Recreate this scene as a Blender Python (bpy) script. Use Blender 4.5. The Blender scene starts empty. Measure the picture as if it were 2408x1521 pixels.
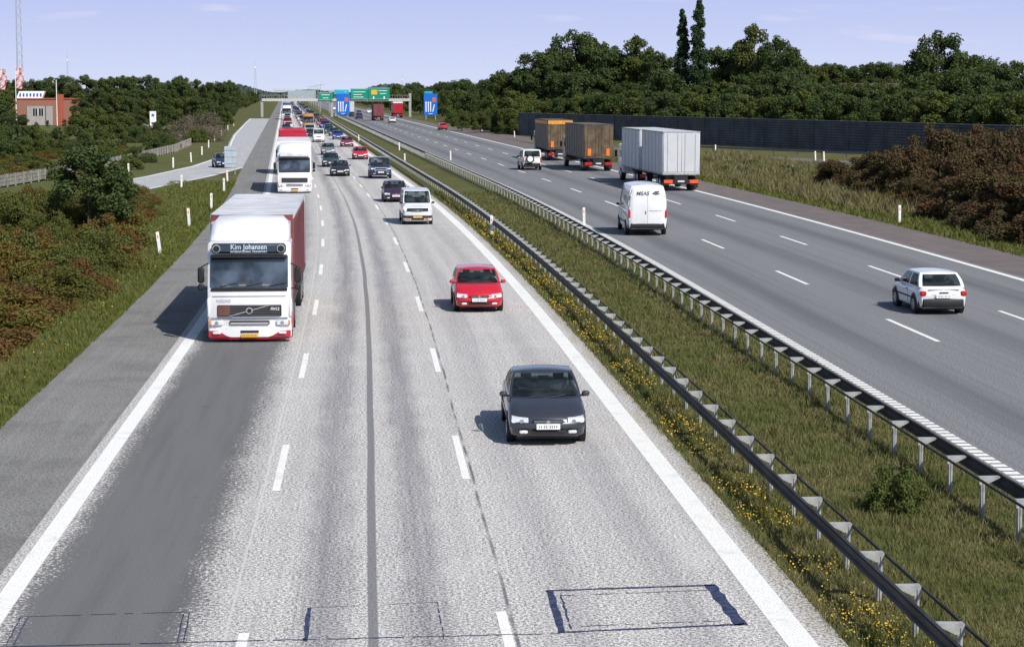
import bpy,bmesh,math,random
import numpy as np
from mathutils import Vector
random.seed(4); rng=np.random.default_rng(4)
scene=bpy.context.scene; COL=scene.collection
# ---------------------------------------------------------------- materials
class G:
    def __init__(s,name,rough=0.8,spec=0.3):
        s.mat=bpy.data.materials.new(name); s.mat.use_nodes=True
        s.nt=s.mat.node_tree; s.b=s.nt.nodes['Principled BSDF']
        s.b.inputs['Roughness'].default_value=rough
        s.b.inputs['Specular IOR Level'].default_value=spec
    def put(s,sock,v):
        if hasattr(v,'is_output'): s.nt.links.new(v,sock)
        else:
            if isinstance(v,tuple) and len(v)==3 and sock.type=='RGBA': v=v+(1,)
            sock.default_value=v
    def node(s,t,**k):
        n=s.nt.nodes.new(t)
        for a,b in k.items(): setattr(n,a,b)
        return n
    def m(s,op,a,b=0.0,clamp=False):
        n=s.node('ShaderNodeMath',operation=op,use_clamp=clamp); s.put(n.inputs[0],a); s.put(n.inputs[1],b); return n.outputs[0]
    def mix(s,f,a,b,blend='MIX'):
        n=s.node('ShaderNodeMix',data_type='RGBA',blend_type=blend); s.put(n.inputs[0],f); s.put(n.inputs[6],a); s.put(n.inputs[7],b); return n.outputs[2]
    def mr(s,v,a,b,c=0.0,d=1.0,smooth=True):
        n=s.node('ShaderNodeMapRange',interpolation_type='SMOOTHSTEP' if smooth else 'LINEAR')
        for i,x in enumerate((v,a,b,c,d)): s.put(n.inputs[i],x)
        return n.outputs[0]
    def noise(s,vec,scale,detail=3.0,rough=0.55):
        n=s.node('ShaderNodeTexNoise'); s.put(n.inputs['Vector'],vec); n.inputs['Scale'].default_value=scale
        n.inputs['Detail'].default_value=detail; n.inputs['Roughness'].default_value=rough; return n.outputs[0]
    def scale(s,vec,xyz):
        n=s.node('ShaderNodeVectorMath',operation='MULTIPLY'); s.put(n.inputs[0],vec); n.inputs[1].default_value=xyz; return n.outputs[0]
    def uv(s): return s.node('ShaderNodeUVMap',uv_map='UVMap').outputs[0]
    def obj(s): return s.node('ShaderNodeTexCoord').outputs['Object']
    def pos(s): return s.node('ShaderNodeNewGeometry').outputs['Position']
    def sep(s,v):
        n=s.node('ShaderNodeSeparateXYZ'); s.put(n.inputs[0],v); return n.outputs
    def band(s,u,c,w0,w1):
        return s.mr(s.m('ABSOLUTE',s.m('SUBTRACT',u,c)),w0,w1,1.0,0.0)
    def bump(s,h,strength=0.3,dist=0.02):
        n=s.node('ShaderNodeBump'); n.inputs['Strength'].default_value=strength; n.inputs['Distance'].default_value=dist
        s.put(n.inputs['Height'],h); s.nt.links.new(n.outputs[0],s.b.inputs['Normal'])
    def col(s,c): s.put(s.b.inputs['Base Color'],c); return s.mat
MC={}
def plain(name,c,rough=0.6,metal=0.0,spec=0.4,coat=0.0,var=0.12,sc=3.0):
    if name in MC: return MC[name]
    g=G(name,rough,spec); g.b.inputs['Metallic'].default_value=metal; g.b.inputs['Coat Weight'].default_value=coat
    g.b.inputs['Coat Roughness'].default_value=0.06
    n=g.noise(g.obj(),sc,4.0)
    a=tuple(x*(1-var) for x in c); b=tuple(min(1,x*(1+var)) for x in c)
    MC[name]=g.col(g.mix(g.mr(n,0.3,0.7),a,b)); return MC[name]
def paint(name,c,metal=0.0): return plain('paint_'+name,c,0.35,metal,0.5,0.8,0.05,1.5)
glass=plain('dark_glass',(0.015,0.02,0.025),0.08,0,0.6,0.3)
tglass=plain('truck_glass',(0.045,0.06,0.08),0.10,0,0.8,0.5,.85,1.1)
gg=G('car_glass',.04,.9);gg.put(gg.b.inputs['Base Color'],gg.mix(gg.mr(gg.noise(gg.obj(),1.6),.35,.65),(.012,.017,.02),(.06,.08,.095)))
_t=gg.node('ShaderNodeBsdfTransparent');_t.inputs[0].default_value=(.66,.74,.72,1);_m=gg.node('ShaderNodeMixShader');_m.inputs[0].default_value=.34
gg.nt.links.new(_t.outputs[0],_m.inputs[1]);gg.nt.links.new(gg.b.outputs[0],_m.inputs[2]);gg.nt.links.new(_m.outputs[0],gg.nt.nodes['Material Output'].inputs[0]);cglass=gg.mat
rubber=plain('rubber',(0.02,0.02,0.02),0.8)
blackp=plain('black_plastic',(0.018,0.018,0.02),0.55)
seatm=plain('seat_fabric',(0.11,.11,.115),0.9)
rimm=plain('rim_metal',(0.42,0.42,0.44),0.35,0.6)
lampw=plain('lamp_clear',(0.85,0.87,0.88),0.12,0.2,0.9,0.6,.15,14)
lampr=plain('lamp_red',(0.5,0.02,0.015),0.25)
lampo=plain('lamp_orange',(0.85,0.2,0.03),0.3)
platew=plain('plate_white',(0.78,0.78,0.78),0.5)
platey=plain('plate_yellow',(0.75,0.42,0.03),0.5)
steel=plain('galvanised',(0.36,0.365,0.355),0.6,0.1,0.4,0,0.25,5)
steeld=plain('galvanised_dark',(0.06,0.063,0.067),0.6,0.0,0.3,0,0.35,3)
railm=plain('rail_weathered',(0.034,0.035,0.037),0.65,0.0,0.22,0,0.45,1.2)
whitepl=plain('white_plastic',(0.80,0.80,0.78),0.5)
white=paint('white',(0.80,0.80,0.82))
# ---------------------------------------------------------------- mesh builder
class MB:
    def __init__(s): s.v=[];s.f=[];s.m=[];s.s=[];s.mats=[]
    def add(s,vs,fs,mat,smooth=False):
        o=len(s.v); s.v+= [tuple(p) for p in vs]
        if mat not in s.mats: s.mats.append(mat)
        mi=s.mats.index(mat)
        for f in fs: s.f.append([o+i for i in f]); s.m.append(mi); s.s.append(smooth)
    def box(s,c,d,mat,b=0.0,rz=0.0):
        hx,hy,hz=[x/2 for x in d]; b=min(b,hx*.9,hy*.9,hz*.9); vs=[];fs=[]
        if b<=0:
            for x in(-1,1):
                for y in(-1,1):
                    for z in(-1,1): vs.append((x*hx,y*hy,z*hz))
            fs=[(0,1,3,2),(4,6,7,5),(0,4,5,1),(2,3,7,6),(0,2,6,4),(1,5,7,3)]
        else:
            idx={}
            h=(hx,hy,hz)
            for x in(-1,1):
                for y in(-1,1):
                    for z in(-1,1):
                        sg=(x,y,z)
                        for k in range(3):
                            idx[(sg,k)]=len(vs)
                            vs.append(tuple(sg[i]*(h[i]-(0 if i==k else b)) for i in range(3)))
            for k in range(3):
                l,m=[i for i in range(3) if i!=k]
                for sk in(-1,1):
                    q=[]
                    for sl,sm in((-1,-1),(1,-1),(1,1),(-1,1)):
                        a=[0,0,0];a[k]=sk;a[l]=sl;a[m]=sm;q.append(idx[(tuple(a),k)])
                    fs.append(q)
            for m in range(3):
                k,l=[i for i in range(3) if i!=m]
                for sk in(-1,1):
                    for sl in(-1,1):
                        a=[0,0,0];a[k]=sk;a[l]=sl;a[m]=-1;p=tuple(a);a[m]=1;q=tuple(a)
                        fs.append([idx[(p,k)],idx[(q,k)],idx[(q,l)],idx[(p,l)]])
            for x in(-1,1):
                for y in(-1,1):
                    for z in(-1,1): fs.append([idx[((x,y,z),k)] for k in range(3)])
        cr,sr=math.cos(rz),math.sin(rz)
        vs=[(c[0]+x*cr-y*sr,c[1]+x*sr+y*cr,c[2]+z) for x,y,z in vs]
        s.add(vs,fs,mat)
    def cyl(s,a,b,r0,r1,mat,n=12,smooth=True,cap=True):
        a=Vector(a);b=Vector(b);d=(b-a).normalized()
        t=d.orthogonal().normalized();u=d.cross(t);vs=[]
        for p,r in((a,r0),(b,r1)):
            for i in range(n):
                an=2*math.pi*i/n; vs.append(p+t*(r*math.cos(an))+u*(r*math.sin(an)))
        fs=[(i,(i+1)%n,n+(i+1)%n,n+i) for i in range(n)]
        s.add(vs,fs,mat,smooth)
        if cap: s.add(vs,[tuple(range(n)),tuple(range(n,2*n))],mat)
    def loft(s,secs,mat,smooth=True,cap=True,closed=True):
        n=len(secs[0]);vs=[p for q in secs for p in q];fs=[]
        for i in range(len(secs)-1):
            for j in range(n if closed else n-1):
                k=(j+1)%n; fs.append((i*n+j,i*n+k,(i+1)*n+k,(i+1)*n+j))
        s.add(vs,fs,mat,smooth)
        if cap and closed: s.add(secs[0],[tuple(range(n))],mat); s.add(secs[-1],[tuple(range(n))],mat)
    def grid(s,fn,us,vs_,mat,smooth=True):
        P=[[fn(u,v) for v in vs_] for u in us]; s.loft(P,mat,smooth,False,False)
    def prism(s,prof,hw,ch,mat,smooth=False):
        cy=sum(p[0] for p in prof)/len(prof);cz=sum(p[1] for p in prof)/len(prof)
        def sec(x,k): return [(x,cy+(y-cy)*(1-k/ max(.3,abs(y-cy)+.3)),cz+(z-cz)*(1-k/max(.3,abs(z-cz)+.3))) for y,z in prof]
        s.loft([sec(-hw,ch),sec(-hw+ch,0),sec(hw-ch,0),sec(hw,ch)],mat,smooth)
    def text(s,txt,size,mat,fn,shear=0.0,align='CENTER',ext=0.0):
        cu=bpy.data.curves.new('t','FONT');cu.body=txt;cu.size=size;cu.align_x=align;cu.shear=shear;cu.offset=ext;cu.resolution_u=3
        ob=bpy.data.objects.new('t',cu);COL.objects.link(ob);dg=bpy.context.evaluated_depsgraph_get()
        me=ob.evaluated_get(dg).to_mesh()
        vs=[fn(v.co.x,v.co.y) for v in me.vertices];fs=[tuple(p.vertices) for p in me.polygons]
        s.add(vs,fs,mat); ob.evaluated_get(dg).to_mesh_clear(); bpy.data.objects.remove(ob);bpy.data.curves.remove(cu)
    def mesh(s,name,uvs=None):
        me=bpy.data.meshes.new(name);me.from_pydata(s.v,[],s.f)
        for mt in s.mats: me.materials.append(mt)
        me.polygons.foreach_set('material_index',s.m);me.polygons.foreach_set('use_smooth',s.s)
        if uvs is not None:
            uvl=me.uv_layers.new(name='UVMap')
            for l in me.loops: uvl.data[l.index].uv=uvs[l.vertex_index]
        else:
            bm=bmesh.new();bm.from_mesh(me);bmesh.ops.remove_doubles(bm,verts=bm.verts,dist=0.0004)
            bmesh.ops.recalc_face_normals(bm,faces=bm.faces);bm.to_mesh(me);bm.free()
            me.set_sharp_from_angle(angle=math.radians(38))
        me.update(); return me
def link(name,data,parent=None,**props):
    o=bpy.data.objects.new(name,data);COL.objects.link(o)
    if parent: o.parent=parent
    for k,v in props.items(): o[k]=v
    return o
def meta(o,label,cat,group=None):
    o['label']=label;o['category']=cat
    if group:o['group']=group
    return o
class Thing:
    def __init__(s,name,label,cat,group=None,simple=False):
        s.name=name;s.label=label;s.cat=cat;s.group=group;s.simple=simple;s.parts=[];s.one=MB()
    def part(s,name,parent=None):
        if s.simple: return s.one
        mb=MB();s.parts.append((name,mb,parent));return mb
    def build(s,loc,rz=0,scale=1.0):
        if s.simple: root=link(s.name,s.one.mesh(s.name))
        else:
            root=link(s.name,None);root.empty_display_size=.3;made={}
            for name,mb,par in s.parts:
                if not mb.v: continue
                made[id(mb)]=link(name,mb.mesh(name),made.get(id(par),root) if par is not None else root)
        root.location=loc if len(loc)==3 else (loc[0],loc[1],0);root.rotation_euler=(0,0,rz);root.scale=(scale,)*3
        meta(root,s.label,s.cat,s.group);s.root=root;return root
def copy_thing(root,loc,rz=0,scale=None,label=None):
    n=root.copy();COL.objects.link(n);n.location=loc;n.rotation_euler=(0,0,rz)
    if scale: n.scale=scale
    if label:n['label']=label
    def rec(o,p):
        for c in o.children:
            k=c.copy();COL.objects.link(k);k.parent=p;rec(c,k)
    rec(root,n); return n
# ---------------------------------------------------------------- road alignment
def cv(Z):
    if Z<55:return 0.0
    if Z<150:return -(Z-55)**2/4760.0
    return -1.896-0.0399*(Z-150)
def rx(rel,Z):
    sh=20*min(1,max(0,(rel-8)/6.0)); return rel+cv(Z-sh)
def rd(rel,Z,z=0.0): return (rx(rel,Z),Z,z)
def hd(rel,Z): return math.atan(-(rx(rel,Z+1)-rx(rel,Z-1))/2)
ZS=[-30,0,20,35,50]+list(range(55,200,5))+list(range(200,420,20))+list(range(420,2500,80))
def strip(mb,uvs,r0,r1,zs,z,mat):
    vs=[]
    for Z in zs:
        vs+= [rd(r0,Z,z),rd(r1,Z,z)];uvs+= [(r0,Z),(r1,Z)]
    mb.add(vs,[(2*i,2*i+1,2*i+3,2*i+2) for i in range(len(zs)-1)],mat)
def road(name,r0,r1,z,mat,zs=ZS):
    mb=MB();uvs=[];strip(mb,uvs,r0,r1,zs,z,mat);o=link(name,mb.mesh(name,uvs));o['kind']='structure';return o
def sweep(mb,path,prof,mat,closed=True,smooth=False):
    secs=[];n=len(path)
    for i,p in enumerate(path):
        a=path[max(0,i-1)];b=path[min(n-1,i+1)];dx,dy=b[0]-a[0],b[1]-a[1];l=math.hypot(dx,dy);nx,ny=dy/l,-dx/l
        z0=p[2] if len(p)>2 else 0
        secs.append([(p[0]+nx*q[0],p[1]+ny*q[0],q[1]+z0) for q in prof])
    mb.loft(secs,mat,smooth,closed,closed)
# ---- road materials
def speckle(g,uv,s1=19,s2=42):
    a=g.noise(uv,s1,1.0,.5);b=g.noise(uv,s2,1.0,.5)
    return g.mr(g.m('ADD',g.m('MULTIPLY',a,.5),g.m('MULTIPLY',b,.5)),.455,.545)
def mat_left():
    g=G('worn_light_asphalt',0.85,0.25);uv=g.uv();u,v,_=g.sep(uv)
    wob=g.m('MULTIPLY',g.m('SUBTRACT',g.noise(g.scale(uv,(1,.35,1)),0.8,6.0,0.75),0.5),0.9)
    u2=g.m('ADD',u,wob)
    sp=speckle(g,uv)
    light=g.mix(sp,(0.235,0.225,0.222),(0.74,0.71,0.685))
    st=g.noise(g.scale(uv,(2.2,0.035,1)),1.0,5.0,0.6)
    light=g.mix(g.mr(st,0.40,0.72,0,.32),light,(0.27,0.262,0.268))
    pt=g.noise(uv,.45,5.0,.65);light=g.mix(g.mr(pt,.5,.7,0,.3),light,(.62,.598,.575))
    bandn=g.noise(g.scale(uv,(6,0.10,1)),1.0,5.0,0.75)
    md=g.m('MAXIMUM',g.band(u2,-0.70,0.05,0.62),g.band(u2,0.82,0.02,0.60))
    rt=g.m('MULTIPLY',g.m('MAXIMUM',g.band(u2,2.95,0.02,0.6),g.band(u2,4.6,0.02,0.6)),0.42)
    bd=g.m('MAXIMUM',md,rt)
    bd=g.m('MULTIPLY',bd,g.mr(bandn,0.25,0.7,0.45,1.0))
    bd=g.m('MULTIPLY',bd,g.mr(sp,0,1,1,0.55))
    c=g.mix(bd,light,(0.135,0.13,0.152))
    fs=g.noise(uv,40,2.0,.6)
    dk=g.mix(g.mr(fs,.3,.7),(0.12,0.118,0.12),(0.19,0.187,0.19))
    dk=g.mix(g.mr(g.noise(g.scale(uv,(3,.15,1)),1.0,4.0),.4,.75,0,.5),dk,(0.105,0.103,0.105))
    oil=g.mr(g.noise(uv,1.7,2.0),.70,.76);dk=g.mix(g.m('MULTIPLY',oil,.6),dk,(.05,.05,.052))
    k=g.m('MULTIPLY',g.mr(u2,-5.6,-4.6),g.mr(u2,-3.2,-1.75,1,0))
    thr=g.noise(uv,14,3.0,.75)
    k=g.mr(g.m('SUBTRACT',k,g.mr(thr,.3,.7,0.08,.92)),-.12,.12)
    k=g.m('MULTIPLY',k,g.mr(v,60,140,1.0,.45))
    c=g.mix(k,c,dk)
    u3=g.m('ADD',u,g.m('MULTIPLY',g.m('SUBTRACT',g.noise(g.scale(uv,(.5,.05,1)),1.0,2.0),0.5),0.10))
    c=g.mix(g.m('MULTIPLY',g.band(u3,0.05,0.06,0.09),g.mr(v,70,180,.85,.35)),c,g.mix(fs,(0.12,0.12,0.13),(0.20,0.20,0.21)))
    jn=g.mr(g.noise(g.scale(uv,(1,.5,1)),1.0,3.0),.35,.6)
    u4=g.m('ADD',u,g.m('MULTIPLY',g.m('SUBTRACT',g.noise(g.scale(uv,(.5,.12,1)),1.0,2.0),0.5),0.12))
    c=g.mix(g.m('MULTIPLY',g.band(u4,2.03,0.015,0.04),g.m('MULTIPLY',jn,.85)),c,(0.10,0.10,0.12))
    c=g.mix(g.m('MULTIPLY',g.band(u4,-2.0,0.01,0.03),.6),c,(0.62,0.61,0.57))
    gr=g.mr(u2,6.15,6.35); c=g.mix(gr,c,g.mix(sp,(0.22,0.20,0.17),(0.58,0.55,0.50)))
    g.bump(sp,0.3,0.01);return g.col(c)
def mat_right():
    g=G('grey_asphalt',0.85,0.25);uv=g.uv();u,v,_=g.sep(uv)
    sp=speckle(g,uv,20,40);c=g.mix(sp,(0.125,0.125,0.134),(0.275,0.275,0.288))
    st=g.noise(g.scale(uv,(.7,0.014,1)),1.0,4.0,.55);st2=g.noise(g.scale(uv,(4,0.018,1)),1.0,4.0,.6)
    u2=g.m('ADD',u,g.m('MULTIPLY',g.m('SUBTRACT',g.noise(g.scale(uv,(1,.2,1)),.5,3.0),.5),.7))
    b=g.m('MAXIMUM',g.m('MAXIMUM',g.band(u2,14.9,.1,1.1),g.band(u2,19.3,.1,1.1)),g.band(u2,23.8,.1,1.2))
    b=g.m('MULTIPLY',b,g.mr(st,.3,.7,.25,.62))
    c=g.mix(b,c,(0.085,0.085,0.094)); c=g.mix(g.mr(st2,.45,.75,0,.4),c,(0.095,0.095,0.104))
    g.bump(sp,0.2,0.01);return g.col(c)
def mat_simple_asphalt(name,a,b):
    g=G(name,0.9,0.2);uv=g.uv();sp=speckle(g,uv,18,40)
    c=g.mix(sp,a,b);c=g.mix(g.mr(g.noise(uv,.5,6.0,.7),.42,.68,0,.45),c,tuple(x*.75 for x in a))
    c=g.mix(g.mr(g.noise(g.scale(uv,(3,.1,1)),1.0,4.0),.5,.7,0,.35),c,tuple(x*1.1 for x in b))
    g.bump(sp,.3,.01);return g.col(c)
def mat_mark():
    g=G('road_paint',0.7,0.3);uv=g.uv();sp=g.noise(uv,26,2.0,.8)
    c=g.mix(g.mr(sp,.34,.48),(0.5,.49,.47),(0.84,.83,.80));c=g.mix(g.mr(g.noise(uv,1.4,5.0,.7),.5,.72,0,.4),c,(.42,.41,.39));return g.col(c)
def mat_ground():
    g=G('rough_grass',0.95,0.1);p=g.pos()
    a=g.noise(p,0.35,6.0,.65);b=g.noise(p,4.0,4.0,.7);c0=g.noise(p,0.06,4.0)
    c=g.mix(g.mr(a,.38,.62),(0.085,0.092,0.028),(0.16,0.14,0.06))
    c=g.mix(g.mr(c0,.42,.6),c,(0.10,0.115,0.04));c=g.mix(g.mr(b,.4,.7,0,.6),c,(0.06,0.055,0.022))
    g.bump(b,.6,.1);return g.col(c)
# ground and roads
mb=MB();mb.add([(-4000,-500,-.03),(4000,-500,-.03),(4000,6000,-.03),(-4000,6000,-.03)],[(0,1,2,3)],mat_ground())
o=link('ground',mb.mesh('ground'));o['kind']='structure'
ML=mat_left();MR=mat_right();MM=mat_mark()
MS=mat_simple_asphalt('shoulder_asphalt',(0.145,.14,.135),(.285,.28,.27))
MSR=mat_simple_asphalt('reddish_shoulder_asphalt',(0.125,.10,.098),(.21,.18,.175))
MRamp=mat_simple_asphalt('pale_ramp_asphalt',(0.32,.32,.33),(.52,.52,.53))
road('road',-5.75,6.5,0.0,ML)
road('road_shoulder',-8.3,-5.75,-0.004,MS)
road('road',12.2,26.6,0.0,MR)
road('road_shoulder',26.6,30.1,-0.004,MSR)
# lane markings
mb=MB();uvs=[]
strip(mb,uvs,-5.55,-5.22,ZS,.004,MM);strip(mb,uvs,5.68,6.10,ZS,.004,MM)
strip(mb,uvs,26.05,26.34,ZS,.004,MM)
Z=-10.0
while Z<420:
    strip(mb,uvs,12.55,12.85,[Z,Z+.28],.004,MM); Z+=.4 if Z<130 else .5
for base,rel in((37.4,-1.75),(38.3,1.9)):
    for k in range(-2,70):
        z0=base+15*k;strip(mb,uvs,rel-.075,rel+.075,[z0,z0+5],.004,MM)
for base,rel,per in((58.8,17.2,18),(61,21.7,17.9)):
    for k in range(-2,60):
        z0=base+per*k;strip(mb,uvs,rel-.08,rel+.08,[z0,z0+6],.004,MM)
o=link('lane_markings',mb.mesh('lane_markings',uvs));o['kind']='structure'
# detector loop sealing on the road
gt=G('bitumen_sealant',.5,.4);uvn=gt.obj();tar=gt.col(gt.mix(gt.mr(gt.noise(uvn,9,3),.4,.6),(0.018,.022,.055),(.05,.06,.13)))
mb=MB()
def tarl(a,b,w,j=.02,brk=0.0,st=.12,va=.3):
    L=math.hypot(b[0]-a[0],b[1]-a[1]);n=max(2,int(L/st));nx,ny=(b[1]-a[1])/L,-(b[0]-a[0])/L;P=[]
    for i in range(n+1):
        t=i/n;jj=random.uniform(-j,j);ww=w*random.uniform(1-va,1+va)/2;x=a[0]+(b[0]-a[0])*t+nx*jj;y=a[1]+(b[1]-a[1])*t+ny*jj
        P.append(((x+nx*ww,y+ny*ww,.007),(x-nx*ww,y-ny*ww,.007)))
    for i in range(n):
        if random.random()<brk: continue
        mb.add([P[i][0],P[i][1],P[i+1][1],P[i+1][0]],[(0,1,2,3)],tar)
tarl((2.66,29.45),(5.28,29.62),.075,.008);tarl((2.85,29.15),(5.1,29.3),.02,.006,.1)
tarl((2.62,27.1),(5.3,27.35),.06,.01);tarl((2.85,27.4),(5.0,27.55),.02,.008,.2)
tarl((2.72,29.45),(2.68,27.1),.10,.012,0,.2,.2);tarl((2.86,29.2),(2.83,27.3),.025,.012,.1)
tarl((5.20,29.65),(5.24,27.3),.17,.012,0,.2,.2)
tarl((-7,26.9),(2.64,27.05),.03,.012,.05);tarl((-5,28.5),(-2.55,28.6),.018,.008,.1)
for x in(-5.0,-4.9,-2.6,-2.68): tarl((x,28.5),(x+.05,27.0),.018,.008)
tarl((-.88,28.7),(-.88,26.9),.06,.01);tarl((-.87,28.7),(1.0,28.9),.012,.008,.3);tarl((1.0,28.9),(1.02,26.9),.014,.008,.2)
o=link('detector_loop_sealing',mb.mesh('detector_loop_sealing'));o['kind']='structure'
# ramps
def ramp(name,pts,w,mat,mk=True):
    m=MB();uv=[];n=len(pts);L=[];
    for i,p in enumerate(pts):
        a=pts[max(0,i-1)];b=pts[min(n-1,i+1)];dx,dy=b[0]-a[0],b[1]-a[1];l=math.hypot(dx,dy);L.append((p,dy/l,-dx/l))
    s=0;vs=[]
    for i,(p,nx,ny) in enumerate(L):
        if i: s+=math.dist(p,L[i-1][0])
        vs+=[(p[0]-nx*w/2,p[1]-ny*w/2,-.010),(p[0]+nx*w/2,p[1]+ny*w/2,-.010)];uv+=[(-w/2,s),(w/2,s)]
    m.add(vs,[(2*i,2*i+1,2*i+3,2*i+2) for i in range(n-1)],mat)
    for sg in(-1,1):
        vs=[]
        if not mk: break
        for i,(p,nx,ny) in enumerate(L):
            for q in(w/2-.45,w/2-.25): vs.append((p[0]+sg*nx*q,p[1]+sg*ny*q,-.0065));uv.append((sg*q,p[1]))
        m.add(vs,[(2*i,2*i+1,2*i+3,2*i+2) for i in range(n-1)],MM)
    o=link(name,m.mesh(name,uv));o['kind']='structure'
ramp('slip_road',[(-48,60),(-36,92),(-27,122),(-20.2,152),(-16.6,180),(-14.6,205),(-14.0,230),(-14.9,260),(-17.2,300),(-19.9,350),(-23.0,420),(-26.5,500),(-29,560)],6.0,MRamp)
ramp('slip_road',[(86,140),(66,186),(50,214),(39,240),(31.5,268),(26.5,300),(22.5,350),(19,420)],5.0,MSR,False)
ramp('path',[(-27,300),(-31,330),(-38,390),(-50,470)],3.0,plain('gravel',(0.33,.31,.29),.9),False)
# ---------------------------------------------------------------- guardrails
def guardrail(rel,z0,z1,label,sd):
    T=Thing('guardrail',label,'guardrail')
    path=[];Z=z0
    while Z<=z1: path.append(rd(rel,Z));Z+= 4 if Z<200 else 15
    W=[(0,.50),(.035,.52),(.035,.56),(0,.59),(0,.625),(.035,.66),(.035,.71),(0,.74),(-.018,.74),(.012,.70),(.012,.665),(-.018,.635),(-.018,.58),(.012,.55),(.012,.53),(-.018,.50)]
    sweep(T.part('beam'),path,[(sd*(.20+x),z) for x,z in W],railm)
    sweep(T.part('top_strip'),path,[(sd*.185,.742),(sd*.235,.742),(sd*.235,.752),(sd*.185,.752)],railm)
    sweep(T.part('rear_bar'),path,[(-sd*.20,.66),(-sd*.23,.66),(-sd*.23,.70),(-sd*.20,.70)],railm)
    mbp=MB();px=-sd*.13
    mbp.box((px,0,.33),(.065,.10,.70),steel,.01);mbp.box((px+.02,.0,.33),(.03,.13,.68),steel)
    mbp.loft([[(-.19,-.05,.708),(.19,-.05,.708),(.19,-.05,.718),(-.19,-.05,.718)],[(-.19,.09,.708),(.19,.09,.708),(.19,.09,.718),(-.19,.09,.718)]],steel,False)
    mbp.add([(-.19,-.052,.708),(.19,-.052,.708),(px+.06,-.052,.58),(px-.06,-.052,.58)] ,[(0,1,2,3)],steel)
    me=mbp.mesh('post')
    root=T.build((0,0,0))
    Z=z0;cnt=0;far=MB();r_=random.Random(3)
    while Z<z1-1:
        if Z>24 and cnt<100: 
            o=link('post',me,root);o.location=rd(rel,Z);o.rotation_euler=(r_.gauss(0,.012),r_.gauss(0,.012),r_.gauss(0,.04));cnt+=1
        elif cnt>=100: far.box((rx(rel,Z)+px,Z,.35),(.10,.11,.70),steel)
        Z+=2.0
    if far.v: o=link('distant_posts',far.mesh('distant_posts'),root,kind='stuff')
guardrail(7.42,20.6,620,'weathered dark steel guardrail with close posts beside yellow flowers',-1)
guardrail(11.0,20.2,620,'weathered dark steel guardrail on posts beside the grey carriageway',1)
T=Thing('guardrail','low steel guardrail beside the slip road below the dark noise barrier','guardrail')
pth=[(78,178),(66,202),(56,219),(46,238),(38,258)]
sweep(T.part('beam'),pth,[(-.03,.5),(.03,.5),(.03,.75),(-.03,.75)],plain('rail_grey',(.16,.165,.17)))
for i in range(len(pth)-1):
    for k in range(5):
        t=k/5;x=pth[i][0]*(1-t)+pth[i+1][0]*t;y=pth[i][1]*(1-t)+pth[i+1][1]*t;T.part('post').box((x+.1,y+.06,.35),(.1,.1,.7),steeld,.01)
T.build((0,0,0))
# ---------------------------------------------------------------- delineator posts
T=Thing('marker_post','white plastic marker post with reflector standing in the verge grass','marker post','white marker posts along the road')
b=T.part('post');sec=[]
for z,w,d in((0,.07,.05),(.85,.07,.05),(1.0,.07,.02)): sec.append([(-w,-d,z),(w,-d,z),(w,d,z),(-w,d,z)])
b.loft(sec,whitepl,False)
b=T.part('reflector');b.box((0,-.053,.78),(.06,.008,.16),lampo,.002)
mp=T.build((-9.61,94))
for x,z in((-9.9,113),(-9.93,129.6),(-10.67,152),(-11.5,168),(-17.6,151),(-24.5,164),(-14.4,158),(-19.0,200),(-21.5,184),(-18.6,216),(-19.4,240),(-21,271),(-22.8,306),(-24.5,345),(-26.6,392),(-28.6,440),(6.6,105),(4.1,211),(4.3,257),(12.25,112),(30.6,113),(9.3,220),(42.7,243),(49,216),(49.6,214.5),(-1,300),(24.5,330),(22,380)):
    copy_thing(mp,(x,z,0),random.uniform(-.2,.2)).rotation_euler[1]=random.uniform(-.06,.03)
mp.rotation_euler[1]=-.12
# ---------------------------------------------------------------- vehicles
def wheel(T,x,y,r,w,n=20):
    sx=1 if x>0 else -1
    t=T.part('wheel');t.cyl((x-w/2,y,r),(x+w/2,y,r),r,r,rubber,n)
    q=T.part('rim',t);q.cyl((x+sx*w/2-.01*sx,y,r),(x+sx*(w/2+.012),y,r),r*.62,r*.55,rimm,n)
    for k in range(5):
        a=k*2*math.pi/5;q.box((x+sx*(w/2+.013),y+math.cos(a)*r*.34,r+math.sin(a)*r*.34),(.006,.05,.05),blackp)
def plate(T,y,z,mat,sg,w=.5,h=.12):
    p=T.part('number_plate');p.box((0,y,z),(w,.02,h),mat,.004)
    xs=[-.38,-.29,-.16,-.07,.08,.17,.26,.35]
    for k in xs: p.box((k*w,y+sg*.012,z),(w*.04,.003,h*.42),plain('plate_marks',(.2,.2,.21)))
STY=dict(
 hatch=dict(L=4.0,W=1.66,H=1.42,yc=.95,yw=1.68,rr=.62,br=.12,belt=.92,bf=.69),
 sedan=dict(L=4.3,W=1.68,H=1.40,yc=1.05,yw=1.90,rr=1.35,br=.68,belt=.90,bf=.67),
 compact=dict(L=3.7,W=1.58,H=1.36,yc=.90,yw=1.55,rr=.62,br=.16,belt=.86,bf=.68),
 suv=dict(L=4.6,W=1.85,H=1.82,yc=1.20,yw=1.70,rr=.16,br=.06,belt=1.12,bf=.98),
 jeep=dict(L=4.3,W=1.75,H=1.85,yc=1.25,yw=1.60,rr=.12,br=.04,belt=1.12,bf=1.0),
 minibus=dict(L=4.7,W=1.70,H=1.96,yc=.42,yw=1.02,rr=.14,br=.05,belt=1.18,bf=.95),
 panel=dict(L=5.6,W=2.02,H=2.58,yc=.75,yw=1.5,rr=.14,br=.02,belt=1.3,bf=.95))
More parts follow.
